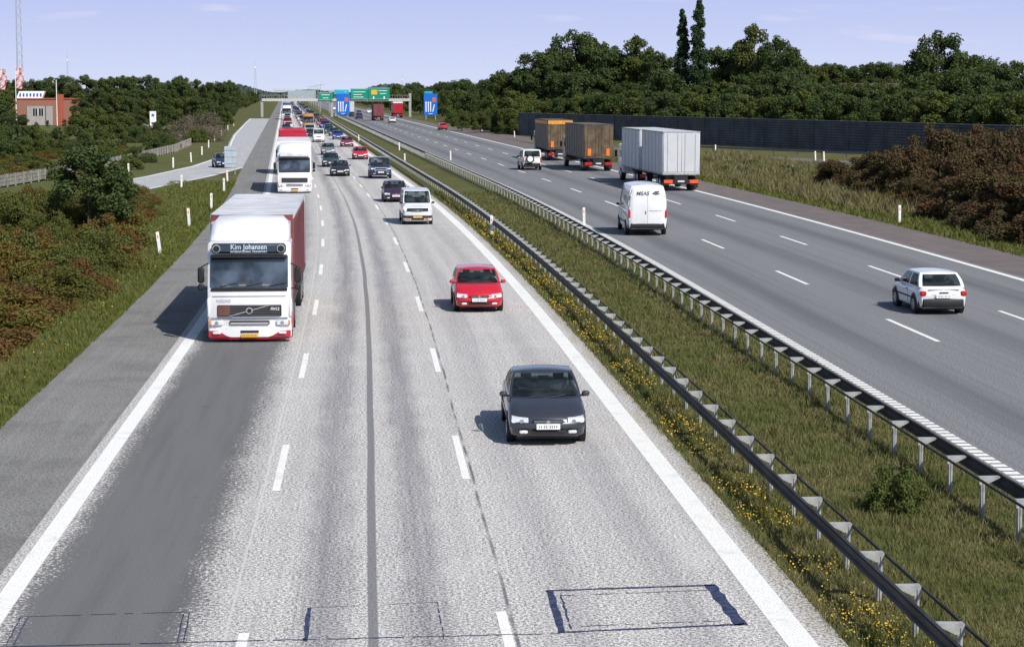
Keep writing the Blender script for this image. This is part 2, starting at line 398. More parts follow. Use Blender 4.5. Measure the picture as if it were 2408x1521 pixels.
def make_car(style,pm,label,cat='car',name='car',simple=False,group=None,plm=None,bumper=None,extra=None,hood=None):
    p=STY[style];L,W,H=p['L'],p['W'],p['H'];w=W/2;yc,yw,belt,bf=p['yc'],p['yw'],p['belt'],p['bf'];rr=L-p['rr'];br=L-p['br']
    T=Thing(name,label,cat,group,simple)
    body=T.part('body');zb=.2 if style not in('suv','jeep','panel') else .32
    sed=style=='sedan';rb=belt+(.03 if sed else 0);boxy=style in('suv','jeep','minibus','panel')
    bowF=.06 if boxy else .20;bowR=.03 if boxy else .10
    def plan(x,y):
        q=(x/w)**2
        if y<.7: return y+bowF*q*(1-y/.7)
        if y>L-.5: return y-bowR*q*(1-(L-y)/.5)
        return y
    St=[(0,zb+.14,bf-.20,.80),(.03,zb+.04,bf-.12,.88),(.09,zb,bf-.05,.93),(.2,zb,bf+.0,.965),(yc*.45,zb,bf+(belt-bf)*.52,.99),(yc*.8,zb,bf+(belt-bf)*.84,1.0),(yc,zb,belt,1.0),(L*.5,zb,belt,1.0),(L-.6,zb,rb,1.0),(L-.2,zb,rb-.01,.985),(L-.05,zb+.03,rb-.07,.94),(L,zb+.12,rb-.22,.88)]
    secs=[]
    for y,a,t,k in St:
        ww=w*k;half=[(ww*.82,a),(ww*.955,a+.04),(ww*.985,a+(t-a)*.35),(ww,a+(t-a)*.6),(ww*.985,a+(t-a)*.80),(ww*.95,a+(t-a)*.92),(ww*.87,t-.008),(ww*.72,t+.012),(ww*.62,t+.006),(ww*.3,t+.022),(0,t+.026)]
        secs.append([(x,plan(x,y),z) for x,z in half]+[(-x,plan(x,y),z) for x,z in half[-2::-1]])
    body.loft(secs,pm)
    hb=w*.93;hr=w*(.76 if not boxy else (.84 if style!='panel' else .78))
    bowf=.20 if yc>.5 else .08
    def fb(s): return Vector((s*hb,yc-.10+bowf*s*s,belt-.015))
    def fr(s): return Vector((s*hr,yw+bowf*.6*s*s,H-.05-(.06*s*s if style=='panel' else 0)))
    def rbk(s): return Vector((s*hb,br-.10*s*s,rb-.015))
    def rrf(s): return Vector((s*hr,rr-.07*s*s,H-.06-(.06*s*s if style=='panel' else 0)))
    bk=.03 if style!='panel' else .07
    def bulge(t): return bk*math.sin(math.pi*t)
    def F(s,t): return fb(s).lerp(fr(s),t)+Vector((s*bulge(t),-bulge(t),bulge(t)*.5))
    def Rr_(s,t): return rbk(s).lerp(rrf(s),t)+Vector((s*bulge(t),bulge(t)*(1 if style!='panel' else .5),bulge(t)*.3))
    def S(sg,s,t):
        return F(sg,t).lerp(Rr_(sg,t),s)+Vector((sg*.02*math.sin(math.pi*s),0,0))
    ss=[-1,-.6,-.2,.2,.6,1];tt=[0,.25,.5,.75,1];gl=glass if simple else cglass;d=.004
    def frame(fn,s0,s1,wins,t0,t1):
        ls=lambda a,b,n=5:list(np.linspace(a,b,n))
        body.grid(fn,ls(s0,s1,9),[0,t0],pm);body.grid(fn,ls(s0,s1,9),[t1,1],pm)
        x=s0
        for a,b in wins: body.grid(fn,ls(x,a,3),ls(t0,t1),pm);x=b
        body.grid(fn,ls(x,s1,3),ls(t0,t1),pm)
    def pane(pn,fn,a,b,t0,t1,off): T.part(pn).grid(lambda s,t:fn(s,t)+Vector(off),list(np.linspace(a,b,7)),list(np.linspace(t0,t1,5)),gl)
    frame(F,-1,1,[(-.93,.93)],.06,.94);pane('windscreen',F,-.94,.94,.05,.95,(0,d,0))
    if style!='panel':
        frame(Rr_,-1,1,[(-.86,.86)],.12,.90);pane('rear_window',Rr_,-.87,.87,.11,.91,(0,-d,0))
    else: body.grid(Rr_,ss,tt,pm)
    for sg in(-1,1):
        rng_=[(.06,.46),(.50,.92)]
        if style=='panel': rng_=[(.03,.2)]
        if style=='compact': rng_=[(.06,.52),(.56,.94)]
        if style in('minibus','suv','jeep'): rng_=[(.04,.33),(.36,.64),(.67,.95)]
        fn=lambda s,t,sg=sg:S(sg,s,t)
        frame(fn,0,1,rng_,.10,.90)
        for a,b in rng_: pane('side_window',fn,a-.005,b+.005,.09,.91,(-sg*d,0,0))
        mi=T.part('mirror');mi.box((sg*(w+.06),yc+.28,belt+.05),(.17,.09,.12),blackp if style in('minibus','jeep','panel','compact') else pm,.035);mi.box((sg*(w-.02),yc+.28,belt+.01),(.1,.05,.04),blackp)
        mi.box((sg*(w+.06),yc+.33,belt+.05),(.13,.012,.085),glass,.005)
        hl=T.part('headlight');zc=bf-.125;hs=[]
        for k,(yy,sc) in enumerate(((-.012,.80),(.04,1.0),(.24,.9))):
            lo=[(sg*w*fx,yy+bowF*fx*fx*.9,zc-.062*sc+.012*(fx-.5)/.4+(.02 if k==2 else 0)) for fx in(.50,.62,.76,.91)]
            hi=[(sg*w*fx,yy+bowF*fx*fx*.9+.012,zc+.068*sc+.018*(fx-.5)/.4+(.02 if k==2 else 0)) for fx in(.91,.76,.62,.50)]
            hs.append(lo+hi)
        hl.loft(hs,lampw,False)
        if not simple: hl.cyl((sg*w*.66,bowF*.4-.03,zc),(sg*w*.66,bowF*.4+.02,zc),.045,.045,rimm,12);T.part('indicator').box((sg*w*.90,bowF*.85+.04,zc+.01),(.05,.12,.10),lampo if style in('minibus','jeep') else lampw,.02)
        tl=T.part('tail_light')
        if style in('hatch','compact','sedan'): tl.box((sg*w*.83,L-.085,rb-.17),(.20,.13,.15),lampr,.03)
        else: tl.box((sg*w*.90,L-.03,rb-.22),(.13,.10,.42) if style!='panel' else (.11,.10,.36),lampr,.02)
        fl=T.part('fog_light');fl.box((sg*w*.62,.035+bowF*.25-.03,zb+.12),(.18,.06,.07),lampw if style!='minibus' else lampo,.02)
    gr=T.part('grille');gr.box((0,.02,bf-.13),(w*.80,.09,.095),blackp,.03)
    for k in(-1,0,1): gr.box((0,-.03,bf-.13+k*.026),(w*.72,.02,.007),rimm)
    gr.cyl((0,-.045,bf-.13),(0,-.02,bf-.13),.042,.042,rimm,14)
    gr.box((0,.005,zb+.12),(w*.85,.07,.09),blackp,.02)
    bp=T.part('bumper');bm_=bumper or pm
    bs=[]
    for k in range(-6,7):
        x=k/6*.955;q=-.05+bowF*x*x+(.10 if abs(k)==6 else 0)
        bs.append([(x*w,q+.09,zb+.19),(x*w,q+.015,zb+.195),(x*w,q-.004,zb+.225),(x*w,q-.004,zb+.285),(x*w,q+.015,zb+.32),(x*w,q+.09,zb+.335)])
    bp.loft(bs,bm_,True)
    bs=[]
    for k in range(-6,7):
        x=k/6*.965;q=L+.045-bowR*x*x-(.18 if abs(k)==6 else 0)
        bs.append([(x*w,q-.09,zb+.04),(x*w,q-.02,zb+.05),(x*w,q,zb+.08),(x*w,q,zb+.25),(x*w,q-.02,zb+.30),(x*w,q-.09,zb+.32)])
    T.part('rear_bumper').loft(bs,bumper or (pm if sed else blackp),True)
    pl=plm or platew
    if not simple: plate(T,-.075,zb+.25,pl,-1);plate(T,L+.006,rb-.26 if style!='panel' else .62,pl,1)
    if not simple:
        it=T.part('interior');it.box((0,(yc+br)/2+.05,belt+.012),(w*1.66,br-yc-.35,.05),plain('cabin_trim',(.05,.05,.053),.9),.01)
        it.box((0,yc+.38,belt+.04),(w*1.6,.42,.09),blackp,.03)
        for sg in(-1,1):
            se=T.part('seat');se.box((sg*.36,yw+.32,belt+.10),(.46,.13,.34),seatm,.05);se.box((sg*.36,yw+.34,belt+.34),(.24,.09,.15),seatm,.04)
        se=T.part('seat');se.box((0,min(rr-.15,L-.9),belt+.06),(w*1.5,.16,.26),seatm,.05)
        sw=T.part('steering_wheel');
        for k in range(14):
            a=k/14*6.283;b=(k+1)/14*6.283;sw.cyl((.36+.18*math.cos(a),yw-.12,belt+.08+.18*math.sin(a)),(.36+.18*math.cos(b),yw-.12,belt+.08+.18*math.sin(b)),.014,.014,blackp,5)
        T.part('rear_view_mirror').box((0,yw+.02,H-.17),(.24,.03,.07),blackp,.01)
        if yc>.5:
            wp=T.part('wiper')
            for x in(-.45,.15): 
                a=F(x,.04)+Vector((0,-.02,.02));b_=F(x+.42,.11)+Vector((0,-.02,.02));wp.cyl(a,b_,.008,.008,blackp,5)
        for sg in(-1,1):
            T.part('door_handle').box((sg*(w*.985+.01),yw+.55,belt-.14),(.02,.14,.03),blackp if style!='sedan' else pm,.006)
            T.part('side_strip').box((sg*(w+.004),L*.5,zb+.30),(.015,L-2.1,.05),bumper or (blackp if style!='sedan' else pm),.004)
            T.part('door_gap').box((sg*(w*.998),yw+.72,(zb+belt)/2+.03),(.006,.012,belt-zb-.18),blackp)
    def RF(s,q):
        a=fr(s);b=rrf(s);x=a.lerp(b,q);x.z+=.055*(1-(abs(s))**2.5)*min(1,1.2*max(0,math.sin(math.pi*min(max(q,.0),1)))**.4)
        if abs(s)>=.99: x.x+=math.copysign(.02*math.sin(math.pi*q),s)
        return x
    body.grid(RF,ss,[0,.03,.08,.2,.4,.6,.8,.92,.97,1],pm)
    r=.29 if style not in('suv','jeep','panel') else .35
    for y in(yc*.5+.32 if yc>.5 else .62,L-.72 if style!='panel' else L-1.1):
        for sg in(-1,1):
            T.part('wheel_arch').cyl((sg*(w-.12),y,r+.03),(sg*(w+.004),y,r+.03),r+.055,r+.055,blackp,20)
            wheel(T,sg*(w-.085),y,r,.19)
    T.part('underbody').box((0,L/2,zb+.0),(W*.78,L-.5,.1),blackp)
    if extra: extra(T,p)
    T.L=L;return T
def oncoming(T,rel,Z,dr=0,scale=1): return T.build(rd(rel,Z),hd(rel,Z)+dr,scale)
def leaving(T,rel,Z,scale=1,dr=0):
    L=T.L*scale;return T.build(rd(rel,Z+L),hd(rel,Z+L)+math.pi+dr,scale)
oncoming(make_car('sedan',paint('charcoal',(0.055,.06,.078),.4),'dark grey four door car driving on the pale fast lane'),3.81,41.7,-.03)
oncoming(make_car('hatch',paint('red',(0.56,.012,.03)),'bright red hatchback driving on the pale fast lane'),3.85,67.6,-.01)
def ex_mini(T,p):
    T.part('trim_panel').box((0,-.012,.86),(1.2,.03,.16),blackp,.02)
oncoming(make_car('minibus',paint('silver_white',(0.66,.68,.70)),'white passenger van with dark grille and windows','van','van',bumper=blackp,extra=ex_mini,plm=platey),3.6,113)
oncoming(make_car('hatch',paint('purple',(0.045,.018,.045)),'very dark purple hatchback following a white van'),3.4,136)
def ex_suv(T,p):
    b=T.part('bull_bar')
    for z in(.75,.95): b.cyl((-.55,-.12,z),(.55,-.12,z),.03,.03,rimm,8)
    for x in(-.5,.5): b.cyl((x,-.12,.45),(x,-.12,1.0),.03,.03,rimm,8)
oncoming(make_car('suv',paint('navy',(0.02,.035,.09)),'dark blue off-road vehicle with chrome bull bar','off-road vehicle','off_road_vehicle',extra=ex_suv),4.1,173)
oncoming(make_car('sedan',paint('black',(0.02,.02,.025)),'black saloon car in the middle lane'),.75,178)
oncoming(make_car('sedan',paint('dgreen',(0.03,.05,.05)),'dark saloon car following closely in the middle lane'),.45,200)
oncoming(make_car('hatch',paint('grey',(0.16,.17,.18)),'grey hatchback in the middle lane'),1.0,238)
oncoming(make_car('hatch',MC['paint_red'],'red hatchback in the fast lane'),4.2,222)
oncoming(make_car('sedan',paint('maroon',(0.26,.02,.05)),'maroon saloon car in the fast lane'),4.3,273)
oncoming(make_car('minibus',white,'white van in the middle lane','van','van'),.9,299)
oncoming(make_car('hatch',paint('blue',(0.02,.06,.28)),'blue hatchback in the fast lane'),4.2,315)
oncoming(make_car('sedan',MC['paint_navy'],'dark blue car waiting on the slip road'),-5.8-4.2,199,.15)
def ex_hatch(T,p):
    T.part('boot_handle').box((0,p['L']+.012,.72),(.3,.02,.03),blackp);T.part('rear_wiper').cyl((0,p['L']-.15,.97),(.3,p['L']-.25,1.08),.01,.01,blackp,5)
    T.part('boot_lip').box((0,p['L']-.06,.80),(1.0,.03,.012),blackp)
leaving(make_car('compact',paint('offwhite',(0.74,.75,.77)),'small white hatchback on the grey carriageway',bumper=blackp,extra=ex_hatch),19.4,65.8,1.06)
dkg=plain('lettering_grey',(0.12,.13,.15),.6)
def ex_panel(T,p):
    L=p['L']
    for sg in(-1,1):
        d=T.part('rear_door')
        secs=[]
        for z,i,yy in((.48,.02,0),(.6,0,.03),(1.4,.02,.045),(2.1,.10,.03),(2.36,.18,-.01),(2.42,.24,-.05)):
            secs.append([(sg*.008,L+yy-.05,z),(sg*.008,L+yy,z),(sg*(.72-i),L+yy-.01,z),(sg*(.86-i),L+yy-.04,z),(sg*(.93-i),L+yy-.10,z)])
        d.loft(secs,white,True)
        for z in(.8,1.35,2.0): T.part('hinge').box((sg*(.89-(.05 if z>1.9 else 0)),L-.03,z),(.05,.04,.08),whitepl,.01)
    T.part('door_handle').box((.10,L+.04,1.15),(.05,.03,.16),blackp,.01)
    t=T.part('lettering');t.text('MSAS',.27,dkg,lambda x,y:(-x+.26,L+.048,2.02+y),.2,ext=.004)
    e=T.part('emblem');pts=[(-.15,.0),(.0,.12),(.25,.14),(.1,.02),(.3,.0),(.05,-.06)];e.add([(-x-.36,L+.048,2.10+y) for x,y in pts],[(0,1,2,5),(3,4,5)],dkg)
    T.part('small_lettering').text('www.msas.com',.10,dkg,lambda x,y:(-x-.38,L+.05,1.22+y))
    for sg in(-1,1): T.part('side_lettering').text('MSAS',.40,dkg,lambda x,y:(sg*(p['W']/2*.93+.05),L-1.8+sg*x*-1,1.7+y),.2)
pv=make_car('panel',white,'tall white panel van with grey lettering on its rear doors','van','van',extra=ex_panel,plm=platey)
leaving(pv,15.1,103.5,1.05,-.05)
def ex_jeep(T,p):
    L=p['L'];T.part('spare_wheel').cyl((.2,L+.02,1.0),(.2,L+.22,1.0),.36,.36,blackp,20);T.part('spare_wheel_cover').cyl((.2,L+.22,1.0),(.2,L+.235,1.0),.25,.25,white,20)
leaving(make_car('jeep',paint('cream',(0.74,.75,.70)),'white off-road vehicle with spare wheel on its tailgate','off-road vehicle','off_road_vehicle',extra=ex_jeep),18.6,191,1.08)
# trucks
redc=plain('red_curtain',(0.19,.05,.058),.7,var=.25,sc=2)
roofg=plain('trailer_roof_fabric',(0.54,.54,.58),.6,var=.14,sc=1.0)
redp=paint('deep_red',(0.45,.012,.03));brownc=plain('brown_curtain',(0.12,.085,.05),.5,var=.35,sc=1.5)
boxg=plain('grey_box_panel',(0.56,.57,.59),.45,var=.05,sc=.8);yel=plain('yellow_band',(0.72,.30,.03),.5)
def semi(label,cab,lower,curtain,roof,L=14.6,H=3.7,detail=False,top=None,simple=False,group=None,board=None,front=None):
    T=Thing('truck',label,'truck',group,simple);w=1.24
    c=T.part('cab')
    c.prism([(.06,.28),(0,.5),(-.02,1.2),(.02,1.62),(.30,2.62),(.36,3.02),(1.95,3.04),(2.0,1.0),(2.0,.55),(1.9,.5)],w,.09,cab)
    d=T.part('roof_deflector');
    sc=[]
    for x,k in((-w+.04,.0),(-w+.10,.7),(-w+.26,1),(0,1.06),(w-.26,1),(w-.10,.7),(w-.04,.0)):
        sc.append([(x,.36+.25*(1-k),3.03),(x,.52+.35*(1-k),3.05+.24*max(k,.35)),(x,1.15,3.05+.60*max(k,.75)),(x,1.95,3.05+.64*max(k,.75)),(x,1.95,3.03)])
    d.loft(sc,top or cab,True)
    dy=lambda z:.02+(z-1.62)*.28
    ws=T.part('windscreen');ws.grid(lambda s,t:(s*(w-.08),dy(1.66+t*.93)-.035+.02*s*s,1.66+t*.93),[-1,-.5,0,.5,1],[0,.5,1],tglass)
    T.part('scuttle').box((0,-.0,1.60),(2*w-.2,.06,.10),blackp,.02)
    for sg in(-1,1):
        T.part('side_window').add([(sg*(w+.006),.42,1.8),(sg*(w+.006),1.25,1.8),(sg*(w+.006),1.25,2.5),(sg*(w+.006),.55,2.5)],[(0,1,2,3)],glass)
        m=T.part('mirror');m.box((sg*(w+.2),.2,2.02),(.2,.14,.48),blackp,.05);m.box((sg*(w+.2),.2,1.66),(.2,.14,.2),blackp,.05);m.cyl((sg*w,.3,2.36),(sg*(w+.2),.2,2.26),.02,.02,blackp,6);m.cyl((sg*w,.3,1.6),(sg*(w+.2),.2,1.6),.02,.02,blackp,6)
        h=T.part('headlight');h.box((sg*.98,-.035,.60),(.36,.1,.16),lampw,.03);h.cyl((sg*.98,-.09,.60),(sg*.98,-.08,.60),.06,.06,rimm,12);h.box((sg*1.18,-.015,.60),(.06,.1,.14),lampo,.01)
        T.part('fog_light').box((sg*.98,-.075,.30),(.24,.06,.08),lampw,.02)
        T.part('cab_step').box((sg*(w-.03),.75,.58),(.12,.7,.5),lower,.04)
        T.part('corner_panel').box((sg*(w-.03),.08,1.05),(.10,.22,.60),cab,.04)
    b=T.part('bumper')
    bs=[]
    for x,y in((-1.25,.3),(-1.2,.02),(-.6,-.05),(0,-.06),(.6,-.05),(1.2,.02),(1.25,.3)): bs.append([(x,y+.1,.15),(x,y,.17),(x,y,.47),(x,y+.1,.50)])
    b.loft(bs,cab,False)
    bs=[]
    for x,y in((-1.25,.3),(-1.18,.06),(-.6,-.01),(0,-.02),(.6,-.01),(1.18,.06),(1.25,.3)): bs.append([(x,y+.1,.09),(x,y,.10),(x,y,.16),(x,y+.1,.17)])
    b.loft(bs,lower,False)
    for sg in(-1,1): b.add([(sg*1.225,-.020,.17),(sg*.55,-.065,.17),(sg*.68,-.065,.21),(sg*.92,-.052,.35),(sg*1.225,-.020,.37)],[(0,1,2,3,4)],lower)
    g=T.part('grille');g.box((0,-.025,.965),(1.92,.05,.34),blackp,.03)
    for k in range(6): g.box((0,-.055,.83+k*.054),(1.84,.02,.014),plain('grille_slats',(.11,.11,.12)))
    g.box((0,-.045,.60),(1.20,.05,.13),blackp,.03);g.box((0,-.06,.60),(1.14,.03,.015),cab);g.box((0,-.06,.57),(1.14,.03,.012),cab);g.box((0,-.062,.335),(.55,.04,.07),blackp,.01)
    plate(T,-.095,.22,platey,-1,.52,.11)
    wp=T.part('wiper')
    for x in(-.85,-.1,.6): wp.cyl((x,dy(1.7)-.06,1.7),(x+.5,dy(1.85)-.06,1.80),.014,.014,blackp,5)
    bd=T.part('name_board');bd.box((0,.18,2.82),(2.22,.18,.31),board or blackp,.07)
    if detail:
        tw=plain('lettering_pale',(0.50,.60,.70),.5)
        T.part('name_lettering').text('Kim Johansen',.215,tw,lambda x,y:(x*.92,.082,2.80+y),0.0,ext=.004);T.part('small_lettering').text('INTERNATIONAL TRANSPORT',.08,tw,lambda x,y:(x,.082,2.70+y),ext=.002)
        tg=plain('lettering_chrome',(0.42,.43,.45),.4)
        T.part('maker_lettering').text('VOLVO',.13,tg,lambda x,y:(x-.76,-.035,1.22+y),ext=.003);T.part('model_lettering').text('FH12',.12,whitepl,lambda x,y:(x+.76,-.070,.98+y),.2,ext=.002)
        g.add([(-.62,-.07,.81),(-.53,-.07,.81),(.62,-.07,1.12),(.53,-.07,1.12)],[(0,1,2,3)],steel);e=T.part('emblem');e.cyl((0,-.06,.965),(0,-.085,.965),.10,.10,steel,18);e.cyl((0,-.085,.965),(0,-.09,.965),.07,.07,blackp,16)
        T.part('cover_plate').box((-.76,-.065,.965),(.36,.02,.30),plain('brown_plate',(0.13,.06,.045),.6),.01)
        for sg in(-1,1):
            s_=T.part('spotlight');s_.cyl((sg*.96,.04,2.82),(sg*.96,.12,2.82),.12,.12,steel,16);s_.cyl((sg*.96,.03,2.82),(sg*.96,.04,2.82),.095,.095,glass,16)
        for x in(-.7,-.2,.5): T.part('dashboard_item').box((x,dy(1.74)-.045,1.73),(.22,.006,.05),plain('tan_item',(0.25,.2,.15),.8),.002)
        T.part('door_seam').box((-w-.003,1.35,1.7),(.006,.015,1.8),blackp);T.part('door_seam').box((w+.003,1.35,1.7),(.006,.015,1.8),blackp)
        T.part('panel_seam').box((0,-.022,1.40),(2.2,.008,.012),steeld);T.part('panel_seam').box((0,-.030,.74),(2.3,.05,.012),steeld)
    T.part('sun_visor').prism([(.22,2.63),(.08,2.60),(.08,2.55),(.20,2.58)],1.14,.03,blackp)
    T.part('chassis').box((0,L/2+.6,.85),(.9,L-1.6,.22),blackp)
    for sg in(-1,1): T.part('fuel_tank').box((sg*.95,2.9,.65),(.55,1.4,.55),steeld,.08)
    tr=T.part('trailer');tw_=1.28;y0=2.15
    tr.box((0,(y0+L)/2,1.08),(2*tw_,L-y0,.14),steeld,.01)
    for sg in(-1,1):
        ys=np.linspace(y0+.06,L-.06,90)
        tr.grid(lambda s,t:(sg*(tw_-.02+.02*math.sin(s*4.2)),s,1.15+t*(H-1.27)),list(ys),[0,.5,1],curtain)
        tr.box((sg*(tw_-.02),(y0+L)/2,H-.06),(.05,L-y0,.12),roofg,.01)
        for k in range(14): tr.box((sg*(tw_+.012),y0+.5+k*(L-y0-1.0)/13,2.3),(.012,.05,2.3),plain('strap',(.10,.03,.035)) if curtain is redc else steeld)
    tr.box((0,y0+.03,(H+1.1)/2),(2*tw_,.06,H-1.1),front or curtain,.01);tr.box((0,L-.03,(H+1.1)/2),(2*tw_,.06,H-1.1),boxg,.01)
    rf=T.part('trailer_roof')
    rf.grid(lambda s,t:(t*tw_,s,H+.005-.045*abs(math.sin(s*math.pi/1.2))*(1-abs(t)**4)+.01),list(np.linspace(y0,L,90)),[-1,-.5,0,.5,1],roof)
    for k in range(11): rf.box((0,y0+.25+k*1.2,H+.012),(2*tw_-.06,.035,.02),roof)
    for y in(1.4,3.9,L-4.2,L-2.9,L-1.6):
        for sg in(-1,1): wheel(T,sg*1.08,y,.5,.30)
    T.part('mudguard').box((0,1.4,1.0),(2.4,1.15,.08),lower,.03)
    for sg in(-1,1): T.part('tail_light').box((sg*1.0,L+.02,.85),(.4,.05,.14),lampr,.01)
    T.part('underrun_bar').box((0,L-.1,.5),(2.3,.1,.12),steeld,.01)
    T.L=L;return T
oncoming(semi('white and red articulated truck with red curtain sided trailer',white,redp,redc,roofg,detail=True,board=plain('board_blue_black',(0.035,.05,.07),.4)),-3.52,60.1)
oncoming(semi('white articulated truck with pale trailer in the slow lane',white,white,boxg,roofg,H=3.8,board=plain('board_white',(0.6,.62,.66),.4),front=white),-3.42,149)
oncoming(semi('articulated truck with bright red top in the slow lane',redp,redp,boxg,redp,H=3.95,L=9,top=redp,board=redp,front=redp),-3.4,183)
def boxtruck(label,panel,trailer=True,L1=9.6,band=None,orange=False,simple=False,cabm=None,Hb=4.0):
    T=Thing('truck',label,'truck',None,simple);w=1.27;cabm=cabm or white
    T.part('cab').prism([(.05,.4),(0,1.5),(.25,2.5),(.4,2.75),(1.9,2.75),(1.9,.6)],1.2,.08,cabm)
    T.part('windscreen').add([(-1.05,-.01,1.55),(1.05,-.01,1.55),(1.05,.21,2.45),(-1.05,.21,2.45)],[(0,1,2,3)],glass)
    for sg in(-1,1): T.part('mirror').box((sg*1.4,.2,2.0),(.18,.1,.5),blackp,.03)
    boxes=[(2.1,L1)]
    if trailer: boxes.append((L1+1.1,L1+9.0))
    E=boxes[-1][1]
    for i,(a,b) in enumerate(boxes):
        c=T.part('cargo_box' if i==0 else 'trailer_box');c.box((0,(a+b)/2,(1.12+Hb)/2),(2*w,b-a,Hb-1.12),panel,.04)
        nr=int((b-a)/1.3)
        for k in range(nr+1):
            for sg in(-1,1): c.box((sg*(w+.008),a+.06+k*(b-a-.12)/nr,(1.12+Hb)/2),(.02,.05,Hb-1.3),steel if panel is boxg else steeld)
        for z in(1.16,Hb-.05):
            for sg in(-1,1): c.box((sg*(w+.004),(a+b)/2,z),(.04,b-a-.05,.1),steel if panel is boxg else steeld)
        for sg in(-1,1):
            dd=T.part('rear_door');dd.box((sg*.62,b+.012,(1.2+Hb)/2),(1.20,.04,Hb-1.36),panel,.015)
            for x in(.25,.95): dd.cyl((sg*x,b+.05,1.25),(sg*x,b+.05,Hb-.15),.012,.012,steel if panel is boxg else steeld,6)
        fr=T.part('door_frame');fr.box((0,b+.01,Hb-.04),(2*w+.02,.06,.09),steel if panel is boxg else steeld,.01);fr.box((0,b+.01,1.15),(2*w+.02,.06,.12),steel if panel is boxg else steeld,.01)
        if band: fr.box((0,b+.035,Hb-.24),(2*w-.1,.03,.36),band,.01);[fr.box((sg*(w+.025),(a+b)/2,Hb-.24),(.02,b-a-.3,.3),band) for sg in(-1,1)]
        if orange:
            for sg in(-1,1): T.part('warning_plate').box((sg*.80,b+.07,1.62),(.30,.02,.62),lampo,.01)
        T.part('chassis').box((0,(a+b)/2,.9),(.9,b-a,.3),blackp)
        T.part('rear_bumper').box((0,b-.05,.62),(2.4,.12,.30),blackp,.02)
        for sg in(-1,1):
            T.part('tail_light').box((sg*.88,b+.03,.64),(.60,.05,.24),plain('lamp_orange_red',(.85,.10,.03)) if panel is boxg else lampr,.02)
            T.part('mud_flap').box((sg*1.0,b-.45,.5),(.5,.02,.6),rubber)
        ws=[1.3,L1-2.2,L1-1.2] if i==0 else [a+1.5,b-2.2,b-1.3]
        for y in ws:
            for sg in(-1,1): wheel(T,sg*1.05,y,.48,.34)
        plate(T,b+.03,.66,platew,1,.45,.11)
    T.L=E;return T
leaving(boxtruck('light grey box truck pulling a matching box trailer',boxg,True),24.85,150,1.12)
leaving(boxtruck('brown box truck with orange warning plates on its rear',brownc,False,13.5,orange=True,cabm=paint('brown',(0.08,.05,.03))),24.5,188,1.1)
leaving(boxtruck('brown truck with a yellow band along the top of its body',brownc,False,12.0,band=yel,orange=True,cabm=MC['paint_brown']),24.85,217,1.1)
# distant traffic
cols=[('paint_black','black'),('paint_grey','grey'),('paint_white','white'),('paint_red','red'),('paint_navy','dark blue'),('paint_dgreen','dark green'),('paint_cream','cream'),('paint_blue','blue')]
base={}
def far_car(style,ci,rel,Z,away=False):
    key=(style,ci);mt=MC[cols[ci][0]];nm='van' if style=='minibus' else 'car';lab='%s %s in the motorway traffic'%(cols[ci][1],nm)
    L=STY[style]['L'];loc=rd(rel,Z+(L if away else 0));rz=hd(rel,Z)+(math.pi if away else 0)
    if key not in base:
        T=make_car(style,mt,lab,nm,nm,True,'distant motorway traffic');base[key]=T.build(loc,rz)
    else: copy_thing(base[key],loc,rz)
sts=['hatch','sedan','hatch','sedan','suv','minibus']
R=random.Random(12)
for lane,start,end,gap in((-3.5,345,1100,22),(.1,330,1200,15),(3.9,340,1200,15)):
    Z=start
    while Z<end:
        if not(lane==.1 and 385<Z<420): far_car(R.choice(sts),R.choice([0,1,2,3,4,4,5,7,1,0,6]),lane+R.uniform(-.3,.3),Z)
        Z+=gap*R.uniform(.7,1.7)*(1+Z/2500)
far_car('hatch',2,20.6,478,True);far_car('hatch',3,25.6,388,True);far_car('suv',4,15,540,True)
for z,l,c in((600,15,0),(650,19,4),(690,24,2),(720,15.5,1),(760,19.5,5),(820,15,2),(900,19,0),(980,24,3)): far_car('sedan',c,l,z,True)
ob_=plain('ochre_truck',(.40,.19,.05),.6)
T=semi('small ochre and brown truck in the middle lane',ob_,blackp,ob_,ob_,L=8,H=3.1,simple=True,board=blackp);oncoming(T,.6,400,0,.85)
T=semi('white truck in the slow lane of the distant queue',white,white,redc,roofg,L=14,simple=True);oncoming(T,-3.5,540)
T=semi('blue truck in the slow lane of the distant queue',MC['paint_blue'],blackp,MC['paint_blue'],roofg,L=14,simple=True);oncoming(T,-3.5,680)
leaving(boxtruck('red truck with red and white striped rear',redp,False,9,band=white,simple=True,cabm=redp),27.3,575,1.15)
leaving(boxtruck('red box truck in the far traffic',redc,False,12,simple=True,cabm=redp),19,515,1.05)
leaving(boxtruck('white truck in the far traffic',boxg,False,12,simple=True),15,620,1.1)
# ---------------------------------------------------------------- foliage
def fol(name,cols_,tr=.25,k=1.0):
    cols_=[tuple(x*k for x in q) for q in cols_]
    g=G(name,.75,.15)
    geo=g.node('ShaderNodeNewGeometry');rnd=geo.outputs['Random Per Island']
    oi=g.node('ShaderNodeObjectInfo').outputs['Random']
    c=g.mix(rnd,cols_[0],cols_[1]);c=g.mix(g.mr(g.noise(g.pos(),.5,3.0),.40,.66),c,cols_[2])
    c=g.mix(g.m('MULTIPLY',oi,.5),c,cols_[3]);g.put(g.b.inputs['Base Color'],c)
    t=g.node('ShaderNodeBsdfTranslucent');g.put(t.inputs[0],c);mx=g.node('ShaderNodeMixShader');mx.inputs[0].default_value=tr
    g.nt.links.new(g.b.outputs[0],mx.inputs[1]);g.nt.links.new(t.outputs[0],mx.inputs[2])
    g.nt.links.new(mx.outputs[0],g.nt.nodes['Material Output'].inputs[0]);return g.mat
FG=fol('foliage_dark_green',[(.035,.058,.018),(.095,.125,.038),(.055,.082,.024),(.065,.088,.034)],.32,1.25)
